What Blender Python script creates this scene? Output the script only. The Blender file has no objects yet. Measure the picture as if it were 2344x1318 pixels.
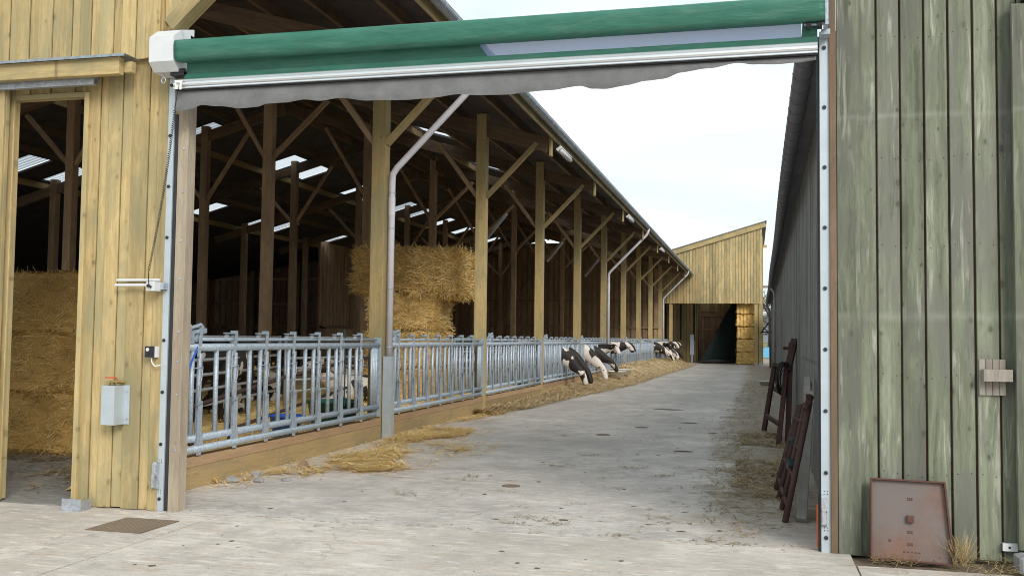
import bpy, bmesh, math, random
from mathutils import Vector, Matrix, noise as mnoise
random.seed(7)
D = bpy.data
SC = bpy.context.scene
COL = SC.collection
rad = math.radians

# ------------------------------------------------------------------ camera
def setup_camera():
    yaw, pitch, roll = rad(14.0), rad(2.93), rad(0.69)
    f = Vector((-math.sin(yaw)*math.cos(pitch), math.cos(yaw)*math.cos(pitch), math.sin(pitch)))
    r0 = Vector((math.cos(yaw), math.sin(yaw), 0))
    u0 = r0.cross(f)
    r = r0*math.cos(roll) + u0*math.sin(roll)
    u = -r0*math.sin(roll) + u0*math.cos(roll)
    cam = D.cameras.new('camera'); o = D.objects.new('camera', cam); COL.objects.link(o)
    m = Matrix.Identity(4)
    for i in range(3):
        m[i][0], m[i][1], m[i][2] = r[i], u[i], -f[i]
    m[0][3], m[1][3], m[2][3] = 0, 0, 1.6
    o.matrix_world = m
    cam.sensor_fit = 'HORIZONTAL'; cam.sensor_width = 36.0
    cam.lens = 2230/2344*36
    cam.clip_start = 0.05; cam.clip_end = 4000
    SC.camera = o
setup_camera()

# ------------------------------------------------------------------ sky and sun
SUN_EL, SUN_AZ = rad(33), rad(142)          # azimuth clockwise from +Y
def setup_light():
    w = D.worlds.new('World'); SC.world = w; w.use_nodes = True
    nt = w.node_tree; nt.nodes.clear()
    N = nt.nodes.new; L = nt.links.new
    out = N('ShaderNodeOutputWorld'); bg = N('ShaderNodeBackground')
    sky = N('ShaderNodeTexSky'); sky.sky_type = 'NISHITA'; sky.sun_disc = False
    sky.sun_elevation = SUN_EL; sky.sun_rotation = SUN_AZ; sky.dust_density = 2.0
    tc = N('ShaderNodeTexCoord'); mp = N('ShaderNodeMapping'); mp.inputs['Scale'].default_value = (1.2, 1.2, 4.0)
    n1 = N('ShaderNodeTexNoise'); n1.inputs['Scale'].default_value = 1.7; n1.inputs['Detail'].default_value = 7
    n1.inputs['Distortion'].default_value = 0.4
    L(tc.outputs['Generated'], mp.inputs['Vector']); L(mp.outputs['Vector'], n1.inputs['Vector'])
    cr = N('ShaderNodeValToRGB')
    cr.color_ramp.elements[0].position = 0.40; cr.color_ramp.elements[0].color = (4.9, 5.6, 5.65, 1)
    cr.color_ramp.elements[1].position = 0.66; cr.color_ramp.elements[1].color = (6.7, 7.05, 7.05, 1)
    L(n1.outputs['Fac'], cr.inputs['Fac'])
    mx = N('ShaderNodeMix'); mx.data_type = 'RGBA'; mx.inputs[0].default_value = 0.9
    L(sky.outputs['Color'], mx.inputs[6]); L(cr.outputs['Color'], mx.inputs[7])
    L(mx.outputs[2], bg.inputs['Color']); bg.inputs['Strength'].default_value = 0.10
    L(bg.outputs['Background'], out.inputs['Surface'])
    s = D.lights.new('sun', 'SUN'); s.energy = 1.5; s.angle = rad(25); s.color = (1.0, 0.95, 0.87)
    so = D.objects.new('sun', s); COL.objects.link(so)
    d = Vector((math.sin(SUN_AZ)*math.cos(SUN_EL), math.cos(SUN_AZ)*math.cos(SUN_EL), math.sin(SUN_EL)))
    so.location = (0, -5, 20)
    so.rotation_euler = d.to_track_quat('Z', 'Y').to_euler()
setup_light()
SC.render.engine = 'CYCLES'
SC.view_settings.view_transform = 'Standard'; SC.view_settings.look = 'None'
SC.view_settings.exposure = 0.82; SC.view_settings.gamma = 1.0
SC.view_settings.use_curve_mapping = False
SC.cycles.use_denoising = True; SC.cycles.denoising_prefilter = 'ACCURATE'; SC.cycles.use_adaptive_sampling = False
SC.cycles.filter_width = 1.0; SC.cycles.sample_clamp_indirect = 4.0
SC.cycles.max_bounces = 10; SC.cycles.diffuse_bounces = 8; SC.cycles.glossy_bounces = 3
SC.cycles.transparent_max_bounces = 12

# ------------------------------------------------------------------ materials
class NT:
    def __init__(s, name):
        s.m = D.materials.new(name); s.m.use_nodes = True
        s.t = s.m.node_tree; s.t.nodes.clear()
        s.out = s.n('ShaderNodeOutputMaterial'); s.b = s.n('ShaderNodeBsdfPrincipled')
        s.l(s.b.outputs[0], s.out.inputs['Surface'])
    def n(s, t, **k):
        x = s.t.nodes.new(t)
        for a, v in k.items(): setattr(x, a, v)
        return x
    def l(s, a, b): s.t.links.new(a, b)
    def coord(s, kind='Object', scale=(1, 1, 1), rnd=0.0):
        tc = s.n('ShaderNodeTexCoord'); v = tc.outputs[kind]
        if rnd:
            oi = s.n('ShaderNodeObjectInfo')
            wn = s.n('ShaderNodeTexWhiteNoise', noise_dimensions='1D'); s.l(oi.outputs['Random'], wn.inputs['W'])
            sc = s.n('ShaderNodeVectorMath', operation='SCALE'); sc.inputs['Scale'].default_value = rnd
            s.l(wn.outputs['Color'], sc.inputs[0])
            ad = s.n('ShaderNodeVectorMath', operation='ADD'); s.l(v, ad.inputs[0]); s.l(sc.outputs[0], ad.inputs[1]); v = ad.outputs[0]
        mp = s.n('ShaderNodeMapping'); mp.inputs['Scale'].default_value = scale
        s.l(v, mp.inputs['Vector']); return mp.outputs['Vector']
    def noise(s, vec, scale, detail=5, rough=0.55, dist=0.0):
        x = s.n('ShaderNodeTexNoise'); s.l(vec, x.inputs['Vector'])
        for k, v in (('Scale', scale), ('Detail', detail), ('Roughness', rough), ('Distortion', dist)): x.inputs[k].default_value = v
        return x.outputs['Fac']
    def ramp(s, fac, *stops, interp='LINEAR'):
        x = s.n('ShaderNodeValToRGB'); s.l(fac, x.inputs['Fac']); e = x.color_ramp.elements; x.color_ramp.interpolation = interp
        while len(e) < len(stops): e.new(0.5)
        for i, (p, c) in enumerate(stops):
            e[i].position = p
            if not isinstance(c, (tuple, list)): c = (c, c, c)
            e[i].color = (*c[:3], 1)
        return x.outputs['Color']
    def mix(s, fac, a, b, mode='MIX'):
        x = s.n('ShaderNodeMix', data_type='RGBA', blend_type=mode)
        for k, v in ((0, fac), (6, a), (7, b)):
            sock = x.inputs[k]
            if isinstance(v, bpy.types.NodeSocket): s.l(v, sock)
            elif isinstance(v, (int, float)): sock.default_value = v if k == 0 else (v, v, v, 1)
            else: sock.default_value = (*v[:3], 1)
        return x.outputs[2]
    def math(s, op, a, b=0.5):
        x = s.n('ShaderNodeMath', operation=op)
        for sock, v in ((x.inputs[0], a), (x.inputs[1], b)):
            if isinstance(v, bpy.types.NodeSocket): s.l(v, sock)
            else: sock.default_value = v
        return x.outputs[0]
    def objrand(s, lo, hi):
        oi = s.n('ShaderNodeObjectInfo'); mr = s.n('ShaderNodeMapRange'); s.l(oi.outputs['Random'], mr.inputs['Value'])
        mr.inputs['To Min'].default_value = lo; mr.inputs['To Max'].default_value = hi; return mr.outputs[0]
    def bump(s, h, strength=0.3, dist=0.01):
        x = s.n('ShaderNodeBump'); x.inputs['Strength'].default_value = strength; x.inputs['Distance'].default_value = dist
        s.l(h, x.inputs['Height']); s.l(x.outputs[0], s.b.inputs['Normal'])
    def fin(s, col=None, rough=None, metal=None, spec=None):
        for k, v in (('Base Color', col), ('Roughness', rough), ('Metallic', metal), ('Specular IOR Level', spec)):
            if v is None: continue
            if isinstance(v, bpy.types.NodeSocket): s.l(v, s.b.inputs[k])
            else: s.b.inputs[k].default_value = (*v, 1) if isinstance(v, tuple) else v
        return s.m

def wood(name, light, dark, stain, stain_amt=0.5, knots=0.5, rnd=(0.86, 1.12), rough=0.72, scratch=0.0, grain=1.0, contrast=1.0, bands=()):
    s = NT(name)
    v = s.coord('Object', (1, 1, 1), 40.0)
    st = s.n('ShaderNodeMapping'); st.inputs['Scale'].default_value = (1, 1, 0.045); s.l(v, st.inputs['Vector']); vs = st.outputs['Vector']
    warp = s.noise(v, 2.2, 2)
    wsc = s.n('ShaderNodeVectorMath', operation='SCALE'); wsc.inputs['Scale'].default_value = 0.06
    wn = s.n('ShaderNodeTexNoise'); s.l(v, wn.inputs['Vector']); wn.inputs['Scale'].default_value = 2.6; wn.inputs['Detail'].default_value = 2
    s.l(wn.outputs['Color'], wsc.inputs[0])
    va = s.n('ShaderNodeVectorMath', operation='ADD'); s.l(vs, va.inputs[0]); s.l(wsc.outputs[0], va.inputs[1])
    g1 = s.noise(va.outputs[0], 26*grain, 5, 0.6)
    g2 = s.noise(va.outputs[0], 95*grain, 3, 0.6)
    lg = s.noise(va.outputs[0], 7*grain, 3, 0.5)
    lo, hi = 0.5-0.2/contrast, 0.5+0.2/contrast
    c = s.mix(s.ramp(g1, (lo, 0.0), (hi, 1.0)), dark, light)
    c = s.mix(s.ramp(lg, (0.35, 0.0), (0.7, 0.45)), c, tuple(x*0.80 for x in light))
    c = s.mix(s.ramp(g2, (0.3, 0.0), (0.5, 0.16), (0.52, 0.0)), c, tuple(x*0.5 for x in dark))
    smp = s.n('ShaderNodeMapping'); smp.inputs['Scale'].default_value = (1, 1, 0.45); s.l(v, smp.inputs['Vector'])
    sn = s.noise(smp.outputs['Vector'], 2.1, 6, 0.62, 0.5)
    c = s.mix(s.ramp(sn, (0.45, 0.0), (0.60, stain_amt)), c, stain)
    s2 = s.noise(va.outputs[0], 45*grain, 4, 0.7)
    c = s.mix(s.ramp(s2, (0.56, 0.0), (0.70, 0.5)), c, tuple(x*0.62 for x in dark))
    if scratch:
        sv = s.n('ShaderNodeMapping'); sv.inputs['Scale'].default_value = (1, 1, 0.09); s.l(v, sv.inputs['Vector'])
        sc = s.noise(sv.outputs['Vector'], 15, 5, 0.65, 0.6); msk = s.noise(v, 2.3, 2)
        f = s.math('MULTIPLY', s.ramp(sc, (0.55, 0.0), (0.66, scratch)), s.ramp(msk, (0.42, 0.0), (0.6, 1.0)))
        c = s.mix(f, c, (0.44, 0.44, 0.38))
    if knots:
        sx = s.n('ShaderNodeSeparateXYZ'); s.l(v, sx.inputs[0]); cx = s.n('ShaderNodeCombineXYZ')
        s.l(s.math('MULTIPLY', sx.outputs[0], 7.0), cx.inputs[0]); s.l(s.math('MULTIPLY', sx.outputs[2], 4.2), cx.inputs[1])
        vo = s.n('ShaderNodeTexVoronoi', voronoi_dimensions='2D'); vo.inputs['Scale'].default_value = 1.0; s.l(cx.outputs[0], vo.inputs['Vector'])
        sep = s.n('ShaderNodeSeparateColor'); s.l(vo.outputs['Color'], sep.inputs[0])
        gate = s.math('MULTIPLY', s.math('GREATER_THAN', sep.outputs[0], 1.0-0.26*knots), s.math('ADD', s.math('MULTIPLY', sep.outputs[1], 0.6), 0.4))
        ring = s.ramp(s.math('MULTIPLY', vo.outputs['Distance'], s.math('ADD', s.math('MULTIPLY', sep.outputs[2], 1.3), 0.8)), (0.0, 0.9), (0.045, 0.5), (0.07, 0.95), (0.09, 0.35), (0.22, 0.0))
        c = s.mix(s.math('MULTIPLY', gate, ring), c, tuple(x*0.38 for x in dark))
    for zb, hw in bands:                                       # dusty tide marks at a fixed height
        ge = s.n('ShaderNodeNewGeometry'); sp = s.n('ShaderNodeSeparateXYZ'); s.l(ge.outputs['Position'], sp.inputs[0])
        wob = s.math('MULTIPLY', s.math('SUBTRACT', s.noise(ge.outputs['Position'], 2.0, 3), 0.5), 0.06)
        dz = s.math('ABSOLUTE', s.math('SUBTRACT', s.math('ADD', sp.outputs[2], wob), zb))
        f = s.math('MULTIPLY', s.ramp(dz, (0.0, 0.26), (hw, 0.0)), s.ramp(s.noise(v, 9, 3), (0.3, 0.2), (0.6, 1.0)))
        c = s.mix(f, c, (0.42, 0.43, 0.38))
    c = s.mix(1.0, c, s.objrand(*rnd), 'MULTIPLY')
    s.bump(g1, 0.35, 0.004)
    return s.fin(c, rough, 0.0, 0.25)

def plain(name, col, rough=0.6, metal=0.0, var=0.12, scale=8.0, bump=0.0, spec=0.4, rnd=None):
    s = NT(name); v = s.coord('Object', (1, 1, 1), 5.0)
    n = s.noise(v, scale, 5, 0.6)
    c = s.mix(s.ramp(n, (0.3, 0.0), (0.7, 1.0)), tuple(x*(1-var) for x in col), tuple(min(1, x*(1+var)) for x in col))
    if rnd: c = s.mix(1.0, c, s.objrand(*rnd), 'MULTIPLY')
    if bump: s.bump(n, bump, 0.005)
    return s.fin(c, rough, metal, spec)

def galvanised(name, col, rough=0.42, metal=0.8):
    s = NT(name); v = s.coord('Object', (1, 1, 1), 5.0)
    vo = s.n('ShaderNodeTexVoronoi'); vo.inputs['Scale'].default_value = 55; s.l(v, vo.inputs['Vector'])
    sep = s.n('ShaderNodeSeparateColor'); s.l(vo.outputs['Color'], sep.inputs[0])
    n = s.noise(v, 5, 5, 0.6)
    c = s.mix(sep.outputs[0], tuple(x*0.74 for x in col), tuple(min(1,x*1.12) for x in col))
    c = s.mix(s.ramp(n, (0.35, 0.0), (0.75, 0.55)), c, tuple(x*0.7 for x in col))
    r = s.math('ADD', s.math('MULTIPLY', n, 0.25), rough-0.1)
    return s.fin(c, r, metal, 0.5)

def rusty(name, a, b, grey=None, rough=0.8):
    s = NT(name); v = s.coord('Object', (1, 1, 1), 9.0)
    n = s.noise(v, 3.0, 7, 0.65); n2 = s.noise(v, 28, 5, 0.65)
    c = s.mix(s.ramp(n, (0.35, 0.0), (0.65, 1.0)), a, b)
    c = s.mix(s.ramp(n2, (0.45, 0.0), (0.75, 0.5)), c, tuple(x*0.45 for x in a))
    if grey:
        n3 = s.noise(v, 1.6, 3, 0.5)
        c = s.mix(s.ramp(n3, (0.45, 0.0), (0.6, 0.85)), c, grey)
    s.bump(n2, 0.3, 0.003)
    return s.fin(c, rough, 0.1, 0.3)

def concrete(name, base, brown=0.35, smooth=0.0, edge_dirt=False):
    s = NT(name); v = s.coord('Object')
    big = s.noise(v, 0.30, 5, 0.6); mid = s.noise(v, 1.5, 7, 0.7); fine = s.noise(v, 30, 6, 0.75); spk = s.noise(v, 75, 3, 0.6)
    stx = s.n('ShaderNodeMapping'); stx.inputs['Scale'].default_value = (1.0, 0.18, 1); stx.inputs['Rotation'].default_value = (0, 0, rad(-6)); s.l(v, stx.inputs['Vector'])
    streak = s.noise(stx.outputs['Vector'], 2.2, 7, 0.7)
    cro = s.n('ShaderNodeMapping'); cro.inputs['Scale'].default_value = (0.55, 2.2, 1); cro.inputs['Rotation'].default_value = (0, 0, rad(14)); s.l(v, cro.inputs['Vector'])
    scuff = s.noise(cro.outputs['Vector'], 3.6, 8, 0.75)
    pit = s.noise(cro.outputs['Vector'], 13, 7, 0.75); dab = s.noise(cro.outputs['Vector'], 6.5, 5, 0.6, 0.5)
    def k(f, g=None): return tuple(x*f*(g[i] if g else 1) for i, x in enumerate(base))
    c = s.mix(s.ramp(big, (0.36, 0.0), (0.64, 1.0)), k(0.74), k(1.16))
    c = s.mix(s.ramp(mid, (0.44, 0.0), (0.64, 0.7)), c, k(0.60))
    c = s.mix(s.ramp(streak, (0.50, 0.0), (0.70, 0.6)), c, k(0.62))
    c = s.mix(s.ramp(scuff, (0.53, 0.0), (0.63, brown)), c, k(0.80, (1.0, 0.86, 0.70)))
    c = s.mix(s.ramp(scuff, (0.30, 0.5), (0.40, 0.0)), c, k(1.30))
    c = s.mix(s.ramp(pit, (0.57, 0.0), (0.64, 0.85)), c, k(0.42, (1.0, 0.94, 0.85)))
    fl = s.noise(cro.outputs['Vector'], 30, 5, 0.7)
    c = s.mix(s.ramp(fl, (0.60, 0.0), (0.66, 0.7)), c, k(0.40, (1.0, 0.93, 0.84)))
    c = s.mix(s.ramp(fl, (0.32, 0.6), (0.40, 0.0)), c, k(1.3))
    wv = s.n('ShaderNodeVectorMath', operation='ADD'); wq = s.n('ShaderNodeTexNoise'); s.l(v, wq.inputs['Vector']); wq.inputs['Scale'].default_value = 3.0; wq.inputs['Detail'].default_value = 6
    s.l(v, wv.inputs[0]); s.l(wq.outputs['Color'], wv.inputs[1])
    ck = s.n('ShaderNodeTexVoronoi', feature='DISTANCE_TO_EDGE'); ck.inputs['Scale'].default_value = 0.28; s.l(wv.outputs[0], ck.inputs['Vector'])
    c = s.mix(s.math('MULTIPLY', s.ramp(ck.outputs['Distance'], (0.0, 0.5), (0.003, 0.35), (0.0045, 0.0)), s.ramp(big, (0.45, 0.0), (0.5, 1.0))), c, k(0.3))
    c = s.mix(s.ramp(dab, (0.56, 0.0), (0.66, 0.55)), c, k(0.62, (1.0, 0.92, 0.82)))
    c = s.mix(s.ramp(dab, (0.34, 0.6), (0.44, 0.0)), c, k(1.22))
    if edge_dirt:                                              # trodden dirt along the foot of the right wall
        sx = s.n('ShaderNodeSeparateXYZ'); s.l(v, sx.inputs[0])
        e = s.math('ADD', sx.outputs[0], s.math('MULTIPLY', s.math('SUBTRACT', mid, 0.5), 1.6))
        y0 = s.ramp(s.math('MULTIPLY', sx.outputs[1], 0.05), (0.39, 0.1), (0.48, 1.0))
        f = s.math('MULTIPLY', s.ramp(s.math('ADD', s.math('MULTIPLY', e, 0.5), 0.5), (0.18, 0.0), (0.40, 0.95)), y0)
        c = s.mix(s.math('MULTIPLY', f, s.ramp(scuff, (0.3, 0.5), (0.6, 1.0))), c, (0.235, 0.185, 0.125))
    c = s.mix(s.ramp(fine, (0.52, 0.0), (0.72, 0.5)), c, k(0.58))
    c = s.mix(s.ramp(spk, (0.28, 0.45), (0.40, 0.0)), c, k(1.35))
    rr = s.math('ADD', s.math('MULTIPLY', mid, 0.35), 0.60-smooth)
    s.bump(fine, 0.35, 0.005)
    return s.fin(c, rr, 0.0, 0.4)

def straw(name, a, b, c3, rough=0.75):
    s = NT(name)
    g = s.n('ShaderNodeNewGeometry')
    c = s.ramp(g.outputs['Random Per Island'], (0.0, a), (0.45, b), (0.85, c3), (1.0, tuple(x*0.35 for x in a)))
    v = s.coord('Object', (1, 1, 1), 3.0)
    n = s.noise(v, 1.6, 4, 0.6)
    c = s.mix(s.ramp(n, (0.35, 0.0), (0.7, 0.5)), c, tuple(x*0.75 for x in a))
    n2 = s.noise(v, 45, 4, 0.6)
    c = s.mix(s.ramp(n2, (0.45, 0.0), (0.75, 0.25)), c, tuple(x*0.5 for x in a))
    return s.fin(c, rough, 0.0, 0.2)

def hide(name, thr, scale=2.0):
    s = NT(name); v = s.coord('Object', (1, 1, 0.8), 30.0)
    n = s.noise(v, scale, 2.2, 0.55, 0.3)
    c = s.ramp(n, (thr-0.008, (0.014, 0.011, 0.011)), (thr+0.008, (0.70, 0.64, 0.58)))
    f = s.noise(v, 60, 3, 0.6)
    c = s.mix(s.ramp(f, (0.4, 0.0), (0.8, 0.22)), c, (0.16, 0.12, 0.09))
    return s.fin(c, 0.62, 0.0, 0.3)

M = {}
M['wood_new'] = wood('treated_wood', (0.63, 0.49, 0.25), (0.43, 0.31, 0.14), (0.31, 0.28, 0.16), 0.7, 1.1, (0.76, 1.12), 0.72, 0.0, 0.8, 1.2)
M['wood_post'] = wood('post_wood', (0.56, 0.43, 0.21), (0.37, 0.27, 0.12), (0.28, 0.26, 0.15), 0.6, 0.9, (0.82, 1.1))
M['wood_jamb'] = wood('jamb_wood', (0.47, 0.40, 0.31), (0.32, 0.26, 0.19), (0.26, 0.21, 0.16), 0.7, 0.5, (0.95,1.0), 0.85, 0.5, 1.3)
M['wood_jamb_brown'] = wood('brown_jamb_wood', (0.22, 0.15, 0.10), (0.14, 0.09, 0.06), (0.10, 0.08, 0.05), 0.5, 0.2)
M['wood_green'] = wood('weathered_green_wood', (0.268, 0.290, 0.212), (0.112, 0.124, 0.087), (0.162, 0.166, 0.142), 0.9, 0.9, (0.76, 1.10), 0.8, 0.75, 0.62, 1.3, ((3.33, 0.035), (1.80, 0.05)))
M['wood_grey'] = wood('grey_side_wood', (0.36, 0.365, 0.365), (0.17, 0.175, 0.175), (0.23, 0.225, 0.20), 0.7, 0.2, (0.9,1.1), 0.8, 0.0, 0.5, 1.4)
M['wood_old'] = wood('old_brown_wood', (0.52, 0.36, 0.23), (0.33, 0.22, 0.135), (0.23, 0.17, 0.115), 0.6, 0.4, (0.75, 1.15))
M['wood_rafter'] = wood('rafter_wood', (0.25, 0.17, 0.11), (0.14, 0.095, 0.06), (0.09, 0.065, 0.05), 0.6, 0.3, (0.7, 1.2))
M['wood_mid'] = wood('brown_board_wood', (0.62, 0.41, 0.28), (0.42, 0.27, 0.18), (0.32, 0.23, 0.16), 0.6, 0.3, (0.75, 1.15))
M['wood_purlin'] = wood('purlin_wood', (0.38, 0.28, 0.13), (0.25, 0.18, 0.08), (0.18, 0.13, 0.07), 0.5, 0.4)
M['wood_sleeper'] = wood('sleeper_wood', (0.46, 0.33, 0.16), (0.34, 0.24, 0.12), (0.26, 0.21, 0.13), 0.6, 0.3)
M['wood_sleeper_top'] = wood('sleeper_top_wood', (0.50, 0.335, 0.20), (0.37, 0.235, 0.135), (0.32, 0.22, 0.14), 0.5, 0.2)
M['wood_shelf'] = wood('bleached_wood', (0.36, 0.33, 0.29), (0.24, 0.21, 0.18), (0.2, 0.17, 0.14), 0.5, 0.2)
M['wood_grey_light'] = wood('pale_grey_timber', (0.40, 0.39, 0.37), (0.28, 0.27, 0.25), (0.2, 0.17, 0.14), 0.6, 0.2)
M['galv'] = galvanised('galvanised_steel', (0.44, 0.515, 0.60), 0.45, 0.3)
M['galv_smooth'] = plain('smooth_galvanised_steel', (0.49, 0.55, 0.60), 0.4, 0.35, 0.08, 6)
M['galv_dull'] = galvanised('dull_galvanised_steel', (0.50, 0.53, 0.58), 0.5, 0.6)
M['zinc'] = galvanised('zinc_gutter', (0.38, 0.43, 0.48), 0.45, 0.7)
M['zinc_dark'] = galvanised('dark_gutter', (0.20, 0.20, 0.24), 0.5, 0.6)
M['alu'] = plain('aluminium', (0.80, 0.82, 0.84), 0.3, 0.85, 0.04, 3)
M['white'] = plain('white_coated_sheet', (0.63, 0.65, 0.68), 0.45, 0, 0.04)
M['pvc'] = plain('grey_pvc_pipe', (0.60, 0.59, 0.64), 0.4, 0, 0.06, 3)
M['black'] = plain('black_plastic', (0.02, 0.02, 0.022), 0.5)
M['rubber'] = plain('black_rubber', (0.028, 0.03, 0.034), 0.7)
M['bolt'] = plain('bolt_head', (0.035, 0.035, 0.045), 0.5, 0.3)
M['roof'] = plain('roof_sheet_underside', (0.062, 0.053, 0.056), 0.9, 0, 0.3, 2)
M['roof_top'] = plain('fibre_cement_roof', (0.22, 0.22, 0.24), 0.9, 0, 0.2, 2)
M['dark_wall'] = wood('dark_boards', (0.52, 0.35, 0.23), (0.28, 0.185, 0.12), (0.18, 0.13, 0.09), 0.6, 0.3, (0.6, 1.3))
M['ledge'] = wood('ledge_wood', (0.5, 0.34, 0.22), (0.36, 0.24, 0.15), (0.26, 0.18, 0.11), 0.4, 0.1)  # pale tone stands in for light falling on the ledge
M['apron'] = concrete('apron_concrete', (0.62, 0.57, 0.52), 0.7)
M['alley'] = concrete('alley_concrete', (0.585, 0.545, 0.515), 0.65, 0.16, True)
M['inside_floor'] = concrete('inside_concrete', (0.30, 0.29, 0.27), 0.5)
M['block'] = concrete('block_concrete', (0.36, 0.37, 0.38), 0.1)
M['soil'] = plain('dirt', (0.16, 0.12, 0.085), 0.95, 0, 0.4, 20, 0.5)
M['field'] = plain('field_grass', (0.16, 0.17, 0.07), 0.95, 0, 0.35, 0.3)
M['hill'] = plain('hill_wood', (0.16, 0.18, 0.20), 1.0, 0, 0.2, 0.02)
M['straw'] = straw('straw', (0.66, 0.42, 0.13), (0.93, 0.67, 0.26), (1.0, 0.86, 0.50))
M['straw_dull'] = straw('dull_straw', (0.52, 0.32, 0.10), (0.82, 0.55, 0.20), (0.95, 0.75, 0.36))
M['hay'] = straw('hay', (0.40, 0.29, 0.155), (0.60, 0.46, 0.27), (0.80, 0.66, 0.43))
M['litter'] = straw('trodden_straw', (0.20, 0.135, 0.06), (0.38, 0.27, 0.12), (0.60, 0.47, 0.22))
M['dung'] = plain('dry_dung', (0.11, 0.09, 0.06), 0.95, 0, 0.4, 30, 0.4)
M['twine'] = plain('twine', (0.22, 0.13, 0.05), 0.8)
M['rust'] = rusty('rusty_steel', (0.085, 0.042, 0.035), (0.055, 0.032, 0.03))
M['rust_red'] = rusty('red_rust_tube', (0.105, 0.056, 0.047), (0.07, 0.045, 0.04))
M['rust_plate'] = rusty('rusty_plate', (0.20, 0.105, 0.074), (0.145, 0.088, 0.068), (0.155, 0.135, 0.132), 0.6)
M['rust_plate_edge'] = rusty('rusty_plate_rim', (0.14, 0.06, 0.045), (0.10, 0.05, 0.045))
M['grate'] = rusty('worn_grate_steel', (0.23, 0.17, 0.12), (0.18, 0.14, 0.105))
M['tarp'] = plain('dark_green_netting', (0.004, 0.013, 0.012), 0.9, 0, 0.4, 3)
M['blue'] = plain('blue_plastic', (0.03, 0.12, 0.55), 0.4)
M['blue_tarp'] = plain('pale_blue_sheet', (0.12, 0.38, 0.6), 0.6)
M['green_tub'] = plain('dark_green_tub', (0.015, 0.10, 0.085), 0.45)
M['tub'] = plain('white_bucket', (0.78, 0.78, 0.76), 0.45)
M['cord'] = plain('black_cord', (0.015, 0.015, 0.015), 0.6)
M['red'] = plain('red_lever', (0.55, 0.05, 0.03), 0.45)
M['orange'] = plain('orange_paint', (0.75, 0.16, 0.03), 0.5)
M['brass'] = plain('brass', (0.42, 0.29, 0.12), 0.4, 0.8)
M['yellow_tag'] = plain('yellow_ear_tag', (0.75, 0.50, 0.12), 0.5)
M['eye'] = plain('cow_eye', (0.01, 0.008, 0.006), 0.15)
M['teal_rope'] = plain('teal_rope', (0.025, 0.055, 0.06), 0.9)
M['bark'] = plain('bark', (0.10, 0.085, 0.08), 0.95, 0, 0.25, 3)
M['hide_black'] = hide('mostly_black_hide', 0.62)
M['hide_mixed'] = hide('black_and_white_hide', 0.50)
M['hide_white'] = hide('mostly_white_hide', 0.43, 2.6)

def fabric_material():
    s = NT('green_fabric'); v = s.coord('Object')
    n = s.noise(v, 2.5, 5, 0.6)
    st = s.n('ShaderNodeMapping'); st.inputs['Scale'].default_value = (160, 3, 160); s.l(v, st.inputs['Vector'])
    w = s.noise(st.outputs['Vector'], 1.0, 2)
    c = s.mix(s.ramp(n, (0.3, 0.0), (0.75, 1.0)), (0.022, 0.125, 0.088), (0.036, 0.165, 0.118))
    c = s.mix(s.ramp(w, (0.45, 0.0), (0.8, 0.25)), c, (0.05, 0.24, 0.17))
    dv = s.n('ShaderNodeMapping'); dv.inputs['Scale'].default_value = (0.8, 6, 6); s.l(v, dv.inputs['Vector'])
    du = s.noise(dv.outputs['Vector'], 3.0, 6, 0.65)
    c = s.mix(s.ramp(du, (0.50, 0.0), (0.72, 0.30)), c, (0.15, 0.24, 0.20))
    c = s.mix(s.ramp(du, (0.28, 0.35), (0.42, 0.0)), c, (0.012, 0.075, 0.052))
    wr = s.n('ShaderNodeMapping'); wr.inputs['Scale'].default_value = (2.2, 9, 9); wr.inputs['Rotation'].default_value = (0, rad(24), rad(18)); s.l(v, wr.inputs['Vector'])
    s.bump(s.math('ADD', s.noise(wr.outputs['Vector'], 2.0, 3, 0.5), s.math('MULTIPLY', w, 0.05)), 0.55, 0.02)
    return s.fin(c, 0.5, 0.0, 0.45)
M['fabric'] = fabric_material()

def window_material():
    s = NT('clear_mesh_window'); v = s.coord('Object')
    n = s.noise(v, 60, 2)
    s.fin(s.mix(n, (0.22, 0.32, 0.58), (0.29, 0.40, 0.68)), 0.4, 0.0, 0.4)
    tr = s.n('ShaderNodeBsdfTransparent'); tl = s.n('ShaderNodeBsdfTranslucent'); tl.inputs['Color'].default_value = (0.30, 0.36, 0.55, 1)
    m1 = s.n('ShaderNodeMixShader'); m1.inputs[0].default_value = 0.5
    s.l(s.b.outputs[0], m1.inputs[1]); s.l(tl.outputs[0], m1.inputs[2])
    m2 = s.n('ShaderNodeMixShader'); m2.inputs[0].default_value = 0.15
    s.l(m1.outputs[0], m2.inputs[1]); s.l(tr.outputs[0], m2.inputs[2]); s.l(m2.outputs[0], s.out.inputs['Surface'])
    return s.m
M['window'] = window_material()

def skylight_material():
    s = NT('translucent_sheet')
    tl = s.n('ShaderNodeBsdfTranslucent'); tl.inputs['Color'].default_value = (0.88, 0.91, 0.96, 1)
    s.fin((0.8, 0.82, 0.85), 0.4)
    sx = s.n('ShaderNodeSeparateXYZ'); s.l(s.coord('Object'), sx.inputs[0])
    st = s.math('SINE', s.math('MULTIPLY', sx.outputs[1], 2*math.pi/0.177))
    s.l(s.mix(s.ramp(s.math('ADD', s.math('MULTIPLY', st, 0.5), 0.5), (0.55, 0.0), (0.85, 1.0)), (0.90, 0.93, 0.98), (0.40, 0.43, 0.48)), tl.inputs['Color'])  # grey stripes put rib shading and valley dirt into the sheet colour
    m1 = s.n('ShaderNodeMixShader'); m1.inputs[0].default_value = 0.85
    s.l(s.b.outputs[0], m1.inputs[1]); s.l(tl.outputs[0], m1.inputs[2]); s.l(m1.outputs[0], s.out.inputs['Surface'])
    return s.m
M['skylight'] = skylight_material()

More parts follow.
